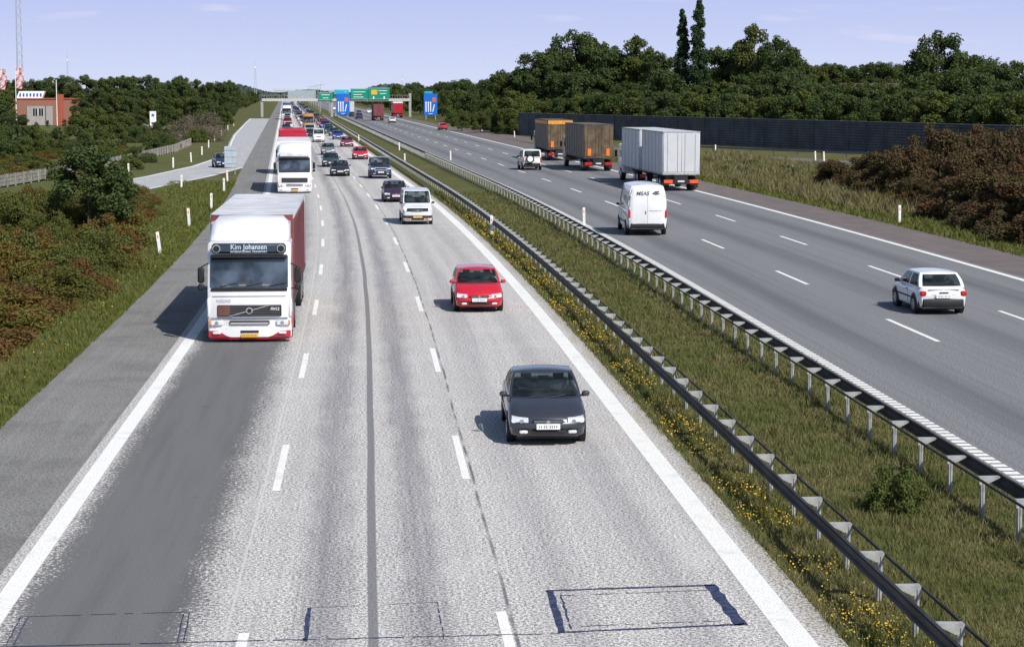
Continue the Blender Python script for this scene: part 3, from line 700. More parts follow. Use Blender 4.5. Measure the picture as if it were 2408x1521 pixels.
FP=fol('foliage_poplar',[(.025,.05,.022),(.055,.088,.036),(.035,.065,.024),(.035,.058,.026)],.25,1.15)
FL=fol('foliage_fresh_green',[(.06,.09,.022),(.13,.155,.04),(.08,.11,.025),(.09,.09,.03)],.3,1.2)
FB=fol('foliage_olive_ochre',[(.075,.085,.02),(.23,.19,.05),(.20,.12,.035),(.12,.115,.03)],.3)
FB2=fol('foliage_olive_green',[(.06,.085,.02),(.16,.165,.042),(.15,.125,.032),(.09,.105,.026)],.3)
FB3=fol('foliage_rust',[(.08,.065,.02),(.22,.13,.045),(.18,.085,.035),(.12,.09,.03)],.3)
FR=fol('foliage_russet',[(.04,.042,.018),(.125,.09,.04),(.11,.058,.032),(.07,.06,.026)],.25,1.1)
FD=fol('dry_twigs',[(.14,.115,.09),(.26,.21,.16),(.18,.13,.09),(.16,.13,.11)])
FH=fol('foliage_haze_tinted',[(.06,.085,.07),(.10,.125,.10),(.08,.10,.085),(.07,.09,.08)])  # greyed, bluish leaf colours paint distance haze onto the far wood
bark=plain('bark',(0.11,.085,.06),.9,var=.4,sc=4)
def raw(name,V,k,mat):
    n=len(V)//k;me=bpy.data.meshes.new(name);me.vertices.add(len(V));me.loops.add(len(V));me.polygons.add(n)
    me.vertices.foreach_set('co',np.asarray(V,dtype=np.float32).ravel());me.loops.foreach_set('vertex_index',np.arange(len(V),dtype=np.int32))
    me.polygons.foreach_set('loop_start',np.arange(0,len(V),k,dtype=np.int32));me.materials.append(mat);me.update(calc_edges=True);me.validate();return me
def leaves(P,Nn,size,rnd=.8,asp=.6):
    n=len(P);Nn=Nn+rng.normal(0,rnd,(n,3));Nn/=np.linalg.norm(Nn,axis=1)[:,None]+1e-9
    t=np.cross(Nn,rng.normal(0,1,(n,3)));t/=np.linalg.norm(t,axis=1)[:,None]+1e-9;b=np.cross(Nn,t)
    s=(size*rng.uniform(.6,1.3,n))[:,None]
    return np.stack([P+t*s,P+b*s*asp,P-t*s,P-b*s*asp],1).reshape(-1,3)
def clumps(C,Rr,n,size,flat=1.0):
    C=np.array(C);Rr=np.array(Rr);pr=Rr**2/np.sum(Rr**2);k=rng.choice(len(C),n,p=pr)
    d=rng.normal(0,1,(n,3));d/=np.linalg.norm(d,axis=1)[:,None];r=Rr[k]*(rng.uniform(.45,1.08,n)+np.abs(rng.normal(0,.16,n)))
    fl=np.array([1,1,flat])
    P=C[k]+d*r[:,None]*fl;return leaves(P,d*.9+np.array([0,0,.4]),size)
def tree_meshes(H,W,kind,mat,leaf,n,seed):
    r=random.Random(seed);mb=MB();C=[];Rr=[]
    tr=H*.016+.06
    mb.cyl((0,0,-.1),(0,0,H*.45),tr,tr*.7,bark,8);mb.cyl((0,0,H*.45),(r.uniform(-.2,.2),0,H*.9),tr*.7,tr*.15,bark,8)
    if kind=='poplar':
        for i in range(170):
            f=i/170;z=H*(.05+.94*f);env=min(1,.55+f*2.0)*min(1,((1-f)/.55))**.65+.05
            a=r.uniform(0,6.28);q=W/2*env*r.uniform(.1,.72)
            C.append((math.cos(a)*q,math.sin(a)*q,z));Rr.append(W*.13*r.uniform(.8,1.1)*(.45+.55*env)+.08)
            if i%5==0: mb.cyl((0,0,z*.93),(math.cos(a)*q,math.sin(a)*q,z),.05,.02,bark,5)
    else:
        m=46 if kind!='spread' else 54
        for i in range(m):
            t=r.random()**.8;z=H*(.12+.82*t);env=(1-((t-.38)/.72)**2) if kind!='cone' else 1.05-t
            w=W/2*max(.12,env)**.6;a=r.uniform(0,6.28);q=w*math.sqrt(r.random())*.95
            C.append((math.cos(a)*q,math.sin(a)*q,z));Rr.append(W*r.uniform(.06,.15)*(1-.35*t)+.15)
            if i%3==0: mb.cyl((0,0,z*.7),(math.cos(a)*q,math.sin(a)*q,z),tr*.35,.03,bark,5)
        C.append((0,0,H-W*.08));Rr.append(W*.08)
    V=clumps(C,Rr,n,leaf)
    return mb.mesh('trunk'),raw('crown',V,4,mat)
TV={}
for key,H,W,kind,mat,leaf,n in(('a',15,9,'round',FG,.20,15000),('b',15,8,'round',FG,.19,14000),('c',16,10,'spread',FG,.21,16000),('d',14,7,'cone',FP,.19,11000),('e',8,6.5,'round',FL,.16,10000),('f',8,6,'round',FG,.15,10000),('p',24,4.4,'poplar',FP,.18,22000),('q',23,4.6,'poplar',FP,.18,22000),('g',15,8,'spread',FL,.20,14000)):
    TV[key]=(H,W)+tree_meshes(H,W,kind,mat,leaf,n,ord(key))
LB={'a':'broad dark green tree in the roadside wood','b':'rounded dark green tree in the roadside wood','c':'spreading dark green tree in the roadside wood','d':'pointed dark green tree rising above the wood','e':'small fresh green tree on the verge','f':'small dark green tree on the verge','p':'tall slim poplar towering over the wood','q':'tall slim poplar beside its twin','g':'lighter green spreading tree in the wood'}
def tree(key,x,y,H,wf=1.0):
    h,w,a,b=TV[key];s=H/h;o=link('tree',None);o.location=(x,y,0);o.scale=(s*wf,s*wf,s);o.rotation_euler=(0,0,random.uniform(0,6.28));o.empty_display_size=1
    meta(o,LB[key],'tree','roadside trees');link('trunk',a,o);link('crown',b,o);return o
def bt(key,u,top,Z,wf=1.0): return tree(key,(u-860)/4700*Z,Z,7.5+(215-top)*Z/4700,wf)
for t in(('d',1215,158,395),('b',1180,165,405),('f',1240,160,385,1.0),('b',1290,116,385,1.15),('c',1345,72,380,1.0),('a',1395,92,378,1),('b',1445,110,375,1.15),('g',1495,86,372,.95),('b',1545,122,366,1.05),('p',1604,22,352,.95),('q',1643,0,349,1.0),('a',1690,110,356,.95),('b',1735,100,352,1),('g',1775,58,346,.85),('c',1828,84,340,.8),('a',1862,110,336,.9),
          ('c',2215,72,300,.95),('d',2180,118,305,1.2),('b',2262,116,302,1),('f',2305,130,295,1.1),('a',2350,148,290,1),('b',2400,143,285,1),('a',2440,140,285,1)): bt(*t)
R=random.Random(5)
for u in range(1195,2480,34):
    Zb=400-(u-1195)*.095
    bt(R.choice('abcfgf'),u+R.uniform(-10,10),R.uniform(160,200) if not 1880<u<2150 else R.uniform(186,200),Zb-R.uniform(0,22),R.uniform(1.0,1.3))
    bt(R.choice('feef'),u+R.uniform(-14,14),R.uniform(210,236),Zb-R.uniform(28,40),R.uniform(1.1,1.4))
for u in range(1260,1880,40): 
    if not 1560<u<1690: bt(R.choice('abc'),u+R.uniform(-10,10),R.uniform(118,150),Zb+R.uniform(85,120),1.1)
for u in range(1880,2200,22): bt(R.choice('abg'),u,R.uniform(144,160),R.uniform(520,560),1.3)
for Z in range(400,1250,20):
    f=R.uniform(38,42)
    tree(R.choice('efa'),rx(f,Z),Z,R.uniform(6.5,8.5),1.2)
    if Z<1000: tree(R.choice('abf'),rx(f+9,Z)+R.uniform(-2,2),Z+R.uniform(-8,8),R.uniform(8.5,11.5),1.2)
    if Z<560: tree(R.choice('abg'),rx(f+19,Z),Z,R.uniform(10,13.5),1.1)
for u,top,Z in((1085,258,380),(1130,262,365),(1165,245,372),(1205,255,352),(1225,235,355)): bt('e',u,top,Z,1.2)
for u in range(-20,560,27):
    bt(R.choice('abcfg'),u+R.uniform(-8,8),R.uniform(176,196),R.uniform(470,540),R.uniform(1.1,1.4))
for u in range(-20,480,38): bt(R.choice('abeg'),u+R.uniform(-8,8),R.uniform(205,232) if not 40<u<205 else R.uniform(275,288),R.uniform(400,440),R.uniform(1.1,1.4))
for u,top,Z in((-15,225,250),(20,232,240),(60,268,235),(95,292,240),(150,297,300),(200,265,310),(235,250,320),(262,268,300),(300,262,330),(340,268,340),(250,300,270),(210,310,262),(130,318,258),(30,300,225),(70,318,228),
    (5,300,205),(-8,262,212),(110,322,240),(165,312,285),(290,290,300),(325,296,310),(355,300,330),(375,285,350),(350,330,275),(300,325,268),(225,330,250),(180,335,245),(470,262,400),(500,255,420),(540,262,430),(440,272,395),(530,285,390)): bt(R.choice('aefeb' if top<300 else 'ef'),u,top,Z,1.2)
for Z in range(430,1300,22):
    tree(R.choice('efab'),rx(-22.5-R.uniform(0,3),Z),Z,R.uniform(5,7.5),1.2)
    tree(R.choice('abf'),rx(-33-R.uniform(0,5),Z),Z,R.uniform(7.5,10),1.2)
o=tree('f',-15.1,110.5,4.5,1.25);o['label']='dark green bushy tree beside the slip road'
o=tree('f',-14.0,111.5,3.4,1.2);o['label']='low dark green bushy tree beside the slip road'
# ---- shrubs
def shrub_mesh(W,H,mat,leaf,n,seed,low=.1):
    r=random.Random(seed);C=[];Rr=[]
    for i in range(38):
        a=r.uniform(0,6.28);q=W/2*math.sqrt(r.random());z=H*(low+(1-low)*r.random()**.8*max(.25,(1-(q/(W/2))**2*.7)))
        C.append((math.cos(a)*q,math.sin(a)*q,max(.1,z-.12*W)));Rr.append(W*r.uniform(.05,.14))
    V=clumps(C,Rr,n,leaf,.8);V[:,2]=np.maximum(V[:,2],-.02);return raw('shrub',V,4,mat)
SM={'olive':(shrub_mesh(4,2,FB,.06,13000,1),'olive and ochre coloured bush on the embankment'),'olive2':(shrub_mesh(4,2.4,FB2,.055,14000,2),'olive green bush thick with small leaves'),'rust':(shrub_mesh(4,1.9,FB3,.055,13000,8),'rust and ochre bush on the embankment'),
 'russet':(shrub_mesh(5,4,FR,.09,14000,3),'tall russet brown bush beside the verge'),'russet2':(shrub_mesh(5,4,FR,.085,14000,4),'dense dark russet bush beside the verge'),
 'green':(shrub_mesh(4,2.4,FG,.075,11000,5),'dark green bush in rough grass'),'fresh':(shrub_mesh(3,2,FL,.065,9000,6),'fresh green bush in rough grass'),'dry':(shrub_mesh(5,3.5,FD,.06,6000,7),'leafless grey brown bush')}
def shrub(k,x,y,s=1.0,sz=None):
    me,lab=SM[k];o=link('shrub',me);o.location=(x,y,0);o.scale=(s,s,sz or s);o.rotation_euler=(0,0,random.uniform(0,6.28));meta(o,lab,'bush','roadside bushes');return o
R=random.Random(9)
Z=50.0
while Z<142:
    x=-11.6-(0.5 if Z<70 else 0)-(max(0,Z-85)*.085)
    while x>-.19*Z-4:
        far=min(1,(abs(x)-10)/12)
        if not(Z>118 and x<-21 and x>-30) and not(abs(x+14.6)<2.2 and 100<Z<112): shrub(R.choice(['olive','olive','olive2','rust','olive','olive2','rust','fresh']),x+R.uniform(-.5,.5),Z+R.uniform(-1.2,1.2),R.uniform(.75,1.1),R.uniform(.6,1.0)+.5*far*(1 if Z<118 else .3))
        x-=R.uniform(2.4,3.2)
    Z+=3.2
for x,z,s in((-23,196,.9),(-24,215,.9),(-30,235,1.2),(-26,262,1.1),(-33,300,1.2),(-25,300,1.3)): shrub(R.choice(['green','fresh']),x,z,s)
shrub('dry',-24.5,305,1.6);shrub('dry',-27,310,1.4)
for i in range(52): 
    z=R.uniform(165,330);q=R.random();shrub(R.choice(['olive','rust','fresh','olive2','green']),-22.8-4-q*(.183*z-26+3),z,R.uniform(.8,1.3),R.uniform(.4,.8))
for i in range(22): z=R.uniform(300,480);shrub(R.choice(['olive','fresh','green']),rx(-20.5-R.uniform(0,5),z),z,R.uniform(.8,1.3),R.uniform(.4,.8))
for i in range(66):
    t=(i+R.random())/66;z=94+t*64;off=R.uniform(0,1)*(7+7*t);x=33.6+t*4.0+off
    hh=.72+.68*min(1,off/4.0)
    if z>150: hh*=.82
    shrub(R.choice(['russet','russet2']),x,z,R.uniform(.85,1.1),R.uniform(.92,1.1)*hh)
for z in range(84,165,5): shrub(R.choice(['russet','russet2','rust']),33.4+(z-92)*.07+R.uniform(-.3,.6),z,.62,.55)
for i in range(14): z=R.uniform(160,205);shrub(R.choice(['green','olive','olive2']),rx(30,z)+R.uniform(5,14),z,R.uniform(.4,.7),.35)
for i in range(12): z=R.uniform(340,480);shrub(R.choice(['fresh','green']),rx(34,z)+R.uniform(0,3),z,R.uniform(.9,1.4))
o=shrub('fresh',9.5,34.8,.36,.5);o['label']='small green bush growing in the median grass'
# ---- grass blades
def grass(name,n,xf,z0,z1,h0,h1,mat,wid=.010,pw=1.0):
    q=rng.random(n);Zc=z0*(z1/z0)**(q**pw);X=xf(rng.random(n),Zc);
    for_c=np.array([rx(a,b) for a,b in zip(X,Zc)])
    clump=.5+.5*np.sin(X*3.1+np.sin(Zc*1.7)*2)*np.sin(Zc*2.3+X)
    h=rng.uniform(h0,h1,n)*(.3+.95*clump)
    a=rng.uniform(0,6.28,n);w=wid*(Zc/30)**.8*rng.uniform(.7,1.5,n);ln=rng.normal(0,.45,(n,2))*h[:,None]
    B=np.stack([for_c,Zc,np.full(n,-.03)],1);d=np.stack([np.cos(a)*w,np.sin(a)*w,np.zeros(n)],1)
    V=np.stack([B-d,B+d,B+np.concatenate([ln,h[:,None]],1)],1).reshape(-1,3)
    o=link(name,raw(name,V,3,mat));o['kind']='stuff';o['label']='rough dry and green grass on the verge';return o
GM=fol('grass_median',[(.09,.10,.03),(.27,.23,.11),(.12,.14,.042),(.14,.125,.05)],.2)
GL=fol('grass_verge',[(.08,.115,.02),(.20,.21,.055),(.12,.155,.028),(.14,.13,.04)],.25)
GD=fol('grass_dry_tall',[(.10,.11,.04),(.30,.25,.13),(.18,.16,.07),(.15,.13,.06)],.2)
grass('median_grass',210000,lambda r,z:6.45+r*5.85,24,150,.05,.23,GM,.008)
grass('verge_grass',70000,lambda r,z:-8.25-r*r*5.5,32,170,.05,.25,GL)
grass('verge_grass',30000,lambda r,z:29.9+r*4,70,230,.08,.35,GL,.014)
grass('verge_grass',60000,lambda r,z:31.5+r*16,120,235,.25,.9,GD,.014)
# yellow flowers
n=11000;q=rng.random(n);Zc=24*(120/24)**q;X=6.9+np.abs(rng.normal(0,.28,n))*np.sign(rng.random(n)-.35);keep=(np.sin(Zc*1.9)+np.sin(Zc*.73+1)+rng.normal(0,.8,n)>.25)&(X>6.5);X=X[keep];Zc=Zc[keep]
P=np.stack([np.array([rx(a,b) for a,b in zip(X,Zc)]),Zc,rng.uniform(.05,.20,len(X))],1)
gy=plain('yellow_petals',(0.58,.38,.03),.7,var=.35,sc=8)
o=link('yellow_flowers',raw('yellow_flowers',leaves(P,np.tile([0,-.3,1.],(len(P),1)),.0145*(Zc/30)**.5,.6,.9),4,gy));o['kind']='stuff'
n=260;Zc=rng.uniform(45,110,n);X=-8.5-rng.random(n)*1.6;P=np.stack([np.array([rx(a,b) for a,b in zip(X,Zc)]),Zc,rng.uniform(.08,.2,n)],1)
o=link('yellow_flowers',raw('yellow_flowers',leaves(P,np.tile([0,-.3,1.],(n,1)),.02*np.ones(n),.5,.9),4,gy));o['kind']='stuff'
# distant wood
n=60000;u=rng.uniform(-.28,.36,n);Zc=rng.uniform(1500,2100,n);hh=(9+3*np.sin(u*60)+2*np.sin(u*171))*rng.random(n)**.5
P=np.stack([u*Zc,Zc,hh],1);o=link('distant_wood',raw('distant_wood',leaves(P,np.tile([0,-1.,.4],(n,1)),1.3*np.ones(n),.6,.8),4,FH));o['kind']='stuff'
# ---------------------------------------------------------------- noise barrier
T=Thing('noise_barrier','long dark slatted noise barrier in front of the wood','noise barrier')
dw=plain('dark_slats',(0.055,.057,.066),.6,var=.4,sc=.5);dw2=plain('barrier_cap',(0.16,.165,.17),.6)
pth=[(26.5,346),(44,294),(60,246),(70.5,211),(84,166),(100,120)]
pn=T.part('panel');sweep(pn,pth,[(-.05,0),(.05,0),(.05,3.75),(-.05,3.75)],blackp)
for sg in(-1,1):
    for k in range(11): sweep(pn,pth,[(sg*.06,.10+k*.335),(sg*.15,.06+k*.335),(sg*.15,.20+k*.335),(sg*.06,.32+k*.335)],dw)
sweep(T.part('cap'),pth,[(-.18,3.75),(.18,3.75),(.18,3.83),(-.18,3.83)],dw2)
for i in range(len(pth)-1):
    a,b=pth[i],pth[i+1];L=math.dist(a,b);m=int(L/4)
    for k in range(m):
        t=k/m;T.part('post').box((a[0]*(1-t)+b[0]*t,a[1]*(1-t)+b[1]*t,1.86),(.3,.3,3.72),dw,.02)
T.build((0,0,0))
# ---------------------------------------------------------------- fence
wood=plain('weathered_wood',(0.25,.235,.21),.9,var=.3,sc=2)
T=Thing('fence','low weathered wooden fence along the bank above the slip road','fence')
pth=[(-28.8,156),(-27.4,170),(-25.6,190),(-24.4,220),(-23.6,250),(-24.5,285)]
for k in range(3): sweep(T.part('rail'),pth,[(-.03,.12+k*.30),(.03,.12+k*.30),(.03,.38+k*.30),(-.03,.38+k*.30)],wood)
for i in range(len(pth)-1):
    a,b=pth[i],pth[i+1];m=int(math.dist(a,b)/2.2)
    for k in range(m): t=k/m;T.part('post').box((a[0]*(1-t)+b[0]*t+.08,a[1]*(1-t)+b[1]*t,.5),(.12,.12,1.05),wood,.01)
T.build((0,0,0))
pale=plain('sign_back',(0.42,.48,.54),.5,.1)
T=Thing('road_sign','pale blue grey back of a tall sign on two posts','road sign');T.part('panel').box((0,0,1.6),(1.05,.05,1.9),pale,.01)
for x in(-.4,.4): T.part('post').cyl((x,.05,0),(x,.05,2.5),.04,.04,steel,8)
for z in(1.0,1.6,2.2): T.part('bracket').box((0,-.035,z),(1.0,.03,.05),steel)
T.build((-12.25,183))
T=Thing('notice_board','white notice board on posts at the edge of the wood','sign');T.part('panel').box((0,0,2.4),(1.2,.08,2.7),whitepl,.02)
for x in(-.5,.5): T.part('post').cyl((x,0,0),(x,0,1.2),.06,.06,steel,8)
T.part('emblem').box((0,-.05,3.0),(.5,.01,.5),plain('emblem_blue',(0.05,.15,.4)))
T.build((-40,383))
# ---------------------------------------------------------------- gantry with signs
green=plain('sign_green',(0.0,.26,.16),.5,var=.04);bluem=plain('sign_blue',(0.01,.14,.58),.5,var=.04);whm=plain('sign_white',(0.82,.84,.84),.5);turq=plain('sign_turquoise',(0.02,.38,.55),.5)
T=Thing('sign_gantry','steel gantry spanning the motorway carrying green direction signs','gantry')
Zg=587;x0,x1=rx(-10.6,Zg),rx(31.5,Zg);b=T.part('beam');b.box(((x0+x1)/2,Zg,5.0),(x1-x0,1.3,.8),plain('gantry_grey',(0.50,.51,.47),.6),.03)
for k in range(60): x=x0+(x1-x0)*k/59;b.box((x,Zg-.7,5.85),(.06,.06,1.0),steel)
b.box(((x0+x1)/2,Zg-.7,6.35),(x1-x0,.07,.07),steel)
for x in(x0,x1,rx(9.4,Zg)): T.part('column').box((x,Zg,(4.65 if x!=x1 else 6.9)/2),(.75,.8,4.65 if x!=x1 else 6.9),steel,.04)
def gsign(ua,ub,va,vb,mat,rows,extra=None):
    xa,xb=[(u-860)/4700*Zg for u in(ua,ub)];z1_,z0_=[7.5+(215-v)*Zg/4700 for v in(va,vb)]
    s=T.part('direction_sign');cx,cz=(xa+xb)/2,(z0_+z1_)/2;w,h=xb-xa,z1_-z0_
    s.box((cx,Zg-1.0,cz),(w,.1,h),mat,.02)
    s.box((cx,Zg-1.055,z1_-.12),(w-.2,.01,.05),whm);s.box((cx,Zg-1.055,z0_+.12),(w-.2,.01,.05),whm)
    for x,y,ww in rows: s.box((xa+x*w,Zg-1.06,z0_+y*h),(ww*w,.01,.16),whm)
    if extra:
        for x,y,ww,hh,mt in extra: s.box((xa+x*w,Zg-1.063,z0_+y*h),(ww*w,.01,hh*h),mt)
gsign(826,866,209,234,green,[(.5,.7,.7),(.4,.45,.5),(.45,.22,.6)],[(.12,.7,.12,.2,turq)])
gsign(867,916,207,234,green,[(.68,.75,.4),(.7,.5,.3)],[(.28,.62,.28,.4,platey),(.25,.15,.06,.2,whm),(.75,.15,.06,.2,whm)])
gsign(752,784,218,236,green,[(.5,.7,.6),(.5,.3,.4)])
gsign(788,822,211,222,turq,[(.5,.5,.6)])
sb=T.part('sign_back');sb.box(((712-860)/4700*Zg,Zg+.9,6.3),(8.0,.1,2.8),pale,.02)
for k in range(9): sb.box(((712-860)/4700*Zg,Zg+.82,5.1+k*.3),(8.0,.05,.06),steel)
T.build((0,0,0))
def bluesign(x,Z,w,h,zb):
    T=Thing('direction_sign','large blue lane direction sign with white arrows on posts','road sign','blue lane direction signs')
    T.part('panel').box((0,0,zb+h/2),(w,.1,h),bluem,.03)
    for xx in(-w*.35,w*.35): T.part('post').cyl((xx,.12,0),(xx,.12,zb+h),.12,.12,steel,8)
    a=T.part('arrows')
    for k,xx in enumerate((-.34,-.17,.0)):
        a.box((xx*w,-.06,zb+h*.36),(.07*w,.02,h*.42),whm);a.add([(xx*w-.07*w,-.075,zb+h*.57),(xx*w+.07*w,-.075,zb+h*.57),(xx*w,-.075,zb+h*.65)],[(0,1,2)],whm)
    a.add([(.12*w,-.07,zb+.16*h),(.19*w,-.07,zb+.16*h),(.31*w,-.07,zb+.5*h),(.24*w,-.07,zb+.5*h)],[(0,1,2,3)],whm)
    a.box((0,-.06,zb+h*.06),(.3*w,.02,.12),whm)
    T.part('exit_panel').box((.26*w,-.065,zb+h*.72),(.26*w,.02,h*.2),plain('sign_orange',(0.7,.12,.03)),.002)
    T.part('top_plate').box((-.15*w,0,zb+h*1.07),(w*.6,.1,h*.11),turq,.01)
    T.build((x,Z,0),-.05)
bluesign((1012-860)/4700*535,535,3.6,5.6,1.2);bluesign((808-860)/4700*570,570,3.7,5.9,.9)
gsx=(765-860)/4700*700
T=Thing('road_sign','blue and green direction sign above the distant queue','road sign');T.part('panel').box((0,0,5.4),(4,.1,2.2),bluem,.02);T.part('text_lines').box((0,-.07,5.8),(2.6,.02,.3),whm)
for x in(-1.6,1.6): T.part('post').cyl((x,.1,0),(x,.1,6.4),.12,.12,steel,8)
T.build((gsx,700))
# ---------------------------------------------------------------- building, masts, flags
gb=G('red_brick',.9,.2);br_=gb.node('ShaderNodeTexBrick');gb.put(br_.inputs['Vector'],gb.obj());br_.inputs['Scale'].default_value=2.0
br_.inputs['Color1'].default_value=(.34,.085,.05,1);br_.inputs['Color2'].default_value=(.42,.115,.07,1);br_.inputs['Mortar'].default_value=(.3,.14,.10,1);brick=gb.col(br_.outputs[0])
conc=plain('concrete_panel',(0.36,.33,.31),.85)
T=Thing('brick_building','low red brick building with a grey front and flat roof','building')
wl=T.part('wall');wl.box((0,5,2.9),(13,10,5.8),brick);T.part('facade_panel').box((-1.0,-.05,2.1),(5.6,.2,4.2),conc,.02);wl.box((0,5,5.85),(13.3,10.3,.25),plain('roof_edge',(0.36,.09,.06)))
for x in(-2.0,-.7): wn=T.part('window');wn.box((x,-.17,2.9),(1.0,.06,1.6),glass);f=T.part('frame',wn);[f.box((x+q,-.19,2.9),(.06,.05,1.7),whitepl) for q in(-.52,0,.52)]
T.part('door').box((-4.6,-.02,1.2),(1.2,.1,2.3),blackp,.01)
T.part('stack').box((3.6,.2,3.4),(1.2,1.2,6.8),brick,.02)
rs=T.part('roof_sign');rs.loft([[(-6.2,.8,5.97),(-6.2,3,5.97),(-5.6,3,7.5),(-5.6,1.2,7.5)],[(-.6,.8,5.97),(-.6,3,5.97),(0,3,7.5),(0,1.2,7.5)]],whitepl,False)
for k in range(7): rs.box((-5.3+k*.75,.80,6.7),(.34,.04,.75),bluem)
T.build((-71,452))
T=Thing('flagpole','slim white pole beside the brick building','flagpole');T.part('pole').cyl((0,0,0),(0,0,10),.12,.08,whitepl,8);T.build((-67.5,447))
gf=G('flag_cloth',.8,.1);vo=gf.noise(gf.obj(),1.8,2.0);flagm=gf.col(gf.mix(gf.mr(vo,.46,.54),(.50,.07,.09),(.72,.60,.62)))
def flag(x,Z,h):
    T=Thing('flag','tall red and white banner flag on a pole','flag','banner flags');T.part('pole').cyl((0,0,0),(0,0,h),.1,.07,whitepl,8)
    T.part('banner').grid(lambda s,t:(.1+t*(1.5+.3*math.sin(s)),.35*math.sin(t*4+s*.8),h-.3-s-.25*t),list(np.linspace(0,4.5,14)),list(np.linspace(0,1,9)),flagm)
    T.build((x,Z,0))
flag((20-860)/4700*450,450,12.8);flag((58-860)/4700*450,450,13)
def mast(u,Z,H,w,label):
    T=Thing('radio_mast',label,'radio mast');mm=plain('mast_steel',(0.38,.42,.48),.5);l=T.part('lattice')
    C=[(-w,-w),(w,-w),(w,w),(-w,w)]
    for x,y in C: l.cyl((x,y,0),(x*.5,y*.5,H),.10*w+.03,.06*w+.02,mm,5)
    n=int(H/(2.5*w+.5))
    for i in range(n):
        for j in range(4):
            a,b=C[j],C[(j+1)%4];k0=1-.5*i/n;k1=1-.5*(i+1)/n
            l.cyl((a[0]*k0,a[1]*k0,H*i/n),(b[0]*k1,b[1]*k1,H*(i+1)/n),.04*w+.015,.04*w+.015,mm,4)
    l.cyl((0,0,H),(0,0,H+4),.08,.04,mm,5);T.part('antenna').box((0,0,H*.93),(w*1.2,w*1.2,1.5),whitepl,.05)
    T.build(((u-860)/4700*Z,Z,0))
mast(69,700,62,1.0,'tall pale lattice radio mast above the trees');mast(606,1500,27,.9,'distant lattice radio mast on the horizon');mast(177,1100,26,.5,'slender radio mast above the trees');mast(946,1600,18,.7,'small distant mast on the horizon')
roofr=plain('red_tiles',(0.13,.06,.05),.8);wallc=plain('plaster',(0.35,.32,.28),.85)
def house(u,Z,w,d,h,rh,rm,label,name='house'):
    T=Thing(name,label,name);T.part('wall').box((0,0,h/2),(w,d,h),wallc);T.part('roof').prism([(-d/2-.3,h),(0,h+rh),(d/2+.3,h)],w/2+.3,.02,rm)
    for k in range(int(w/3)): T.part('window').box((-w/2+1.5+k*3,-d/2-.02,h*.55),(1.1,.06,1.1),glass)
    T.build(((u-860)/4700*Z,Z,0))
house(2060,420,14,8,8.2,1.0,roofr,'long house with red tiled roof among the trees');house(1448,356,6,5,3.9,1.0,plain('tan_roof',(0.35,.3,.2)),'small shed with tan roof behind the barrier','shed')
for u,w,h in((570,30,8.5),(700,50,10.0),(760,40,9.0)):
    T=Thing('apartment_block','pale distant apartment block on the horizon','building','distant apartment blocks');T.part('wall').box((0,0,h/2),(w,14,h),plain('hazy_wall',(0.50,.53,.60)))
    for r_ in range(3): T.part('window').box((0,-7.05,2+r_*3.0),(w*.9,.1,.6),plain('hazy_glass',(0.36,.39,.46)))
    T.build(((u-860)/4700*2150,2150,0))
T=Thing('street_lamp','slim grey street lamp beside the motorway','street lamp','distant street lamps');T.part('pole').cyl((0,0,0),(0,0,10),.12,.07,steel,6);T.part('lamp_head').box((.8,0,10),(1.6,.2,.12),steel,.03)
sl=T.build(rd(9.3,760))
for z in(820,880,950,1030,1120): copy_thing(sl,rd(9.3,z))
# ---------------------------------------------------------------- light, world, camera
d=Vector((-.56,.84,-.96)).normalized()
sl=bpy.data.lights.new('sun','SUN');sl.energy=4.9;sl.angle=math.radians(.5);sl.color=(1,.965,.90)
so=bpy.data.objects.new('sun',sl);so.rotation_euler=d.to_track_quat('-Z','Y').to_euler();COL.objects.link(so)
w=bpy.data.worlds.new('World');scene.world=w;w.use_nodes=True;nt=w.node_tree;bg=nt.nodes['Background']
def wn(t,**k):
    n=nt.nodes.new(t)
    for a,b in k.items(): setattr(n,a,b)
    return n
sky=wn('ShaderNodeTexSky');sky.sky_type='NISHITA';sky.sun_disc=False;sky.sun_elevation=math.radians(43.6);sky.sun_rotation=math.radians(146);sky.dust_density=.6;sky.ozone_density=1.5
tc=wn('ShaderNodeTexCoord');sp=wn('ShaderNodeSeparateXYZ');nt.links.new(tc.outputs['Generated'],sp.inputs[0])
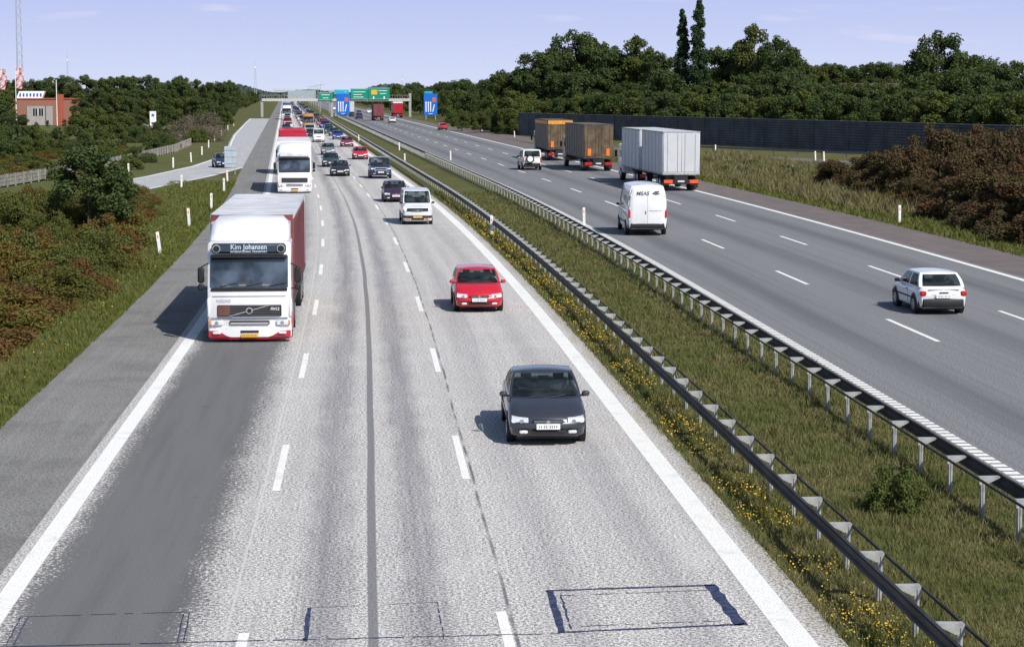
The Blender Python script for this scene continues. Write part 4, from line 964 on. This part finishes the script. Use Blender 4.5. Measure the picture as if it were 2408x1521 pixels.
hz=wn('ShaderNodeMapRange',interpolation_type='SMOOTHSTEP');hz.inputs[1].default_value=0.02;hz.inputs[2].default_value=.22;hz.inputs[3].default_value=1;hz.inputs[4].default_value=0;nt.links.new(sp.outputs[2],hz.inputs[0])
gr=wn('ShaderNodeMapRange');gr.inputs[1].default_value=0.0;gr.inputs[2].default_value=.05;nt.links.new(sp.outputs[2],gr.inputs[0])
gc=wn('ShaderNodeMix',data_type='RGBA');gc.inputs[6].default_value=(6.7,7.3,9.3,1);gc.inputs[7].default_value=(4.9,5.6,9.1,1);nt.links.new(gr.outputs[0],gc.inputs[0])
hm=wn('ShaderNodeMix',data_type='RGBA');nt.links.new(hz.outputs[0],hm.inputs[0]);nt.links.new(sky.outputs[0],hm.inputs[6]);nt.links.new(gc.outputs[2],hm.inputs[7])
vm=wn('ShaderNodeVectorMath',operation='MULTIPLY');vm.inputs[1].default_value=(1,1,6.5);nt.links.new(tc.outputs['Generated'],vm.inputs[0])
no=wn('ShaderNodeTexNoise');no.inputs['Scale'].default_value=17;no.inputs['Detail'].default_value=5;nt.links.new(vm.outputs[0],no.inputs['Vector'])
mr=wn('ShaderNodeMapRange',interpolation_type='SMOOTHSTEP');mr.inputs[1].default_value=.58;mr.inputs[2].default_value=.80;mr.inputs[4].default_value=.5;nt.links.new(no.outputs[0],mr.inputs[0])
cl=wn('ShaderNodeMix',data_type='RGBA');nt.links.new(mr.outputs[0],cl.inputs[0]);nt.links.new(hm.outputs[2],cl.inputs[6]);cl.inputs[7].default_value=(8.0,7.8,9.2,1)
nt.links.new(cl.outputs[2],bg.inputs[0]);bg.inputs[1].default_value=.10
scene.view_settings.view_transform='Standard';scene.view_settings.look='None';scene.view_settings.exposure=0
cam=bpy.data.cameras.new('camera');cam.sensor_width=36;cam.lens=70.27;cam.clip_end=9000;co=bpy.data.objects.new('camera',cam)
co.location=(0,0,7.5);co.rotation_euler=(math.radians(90-6.62),0,math.radians(-4.17));COL.objects.link(co);scene.camera=co
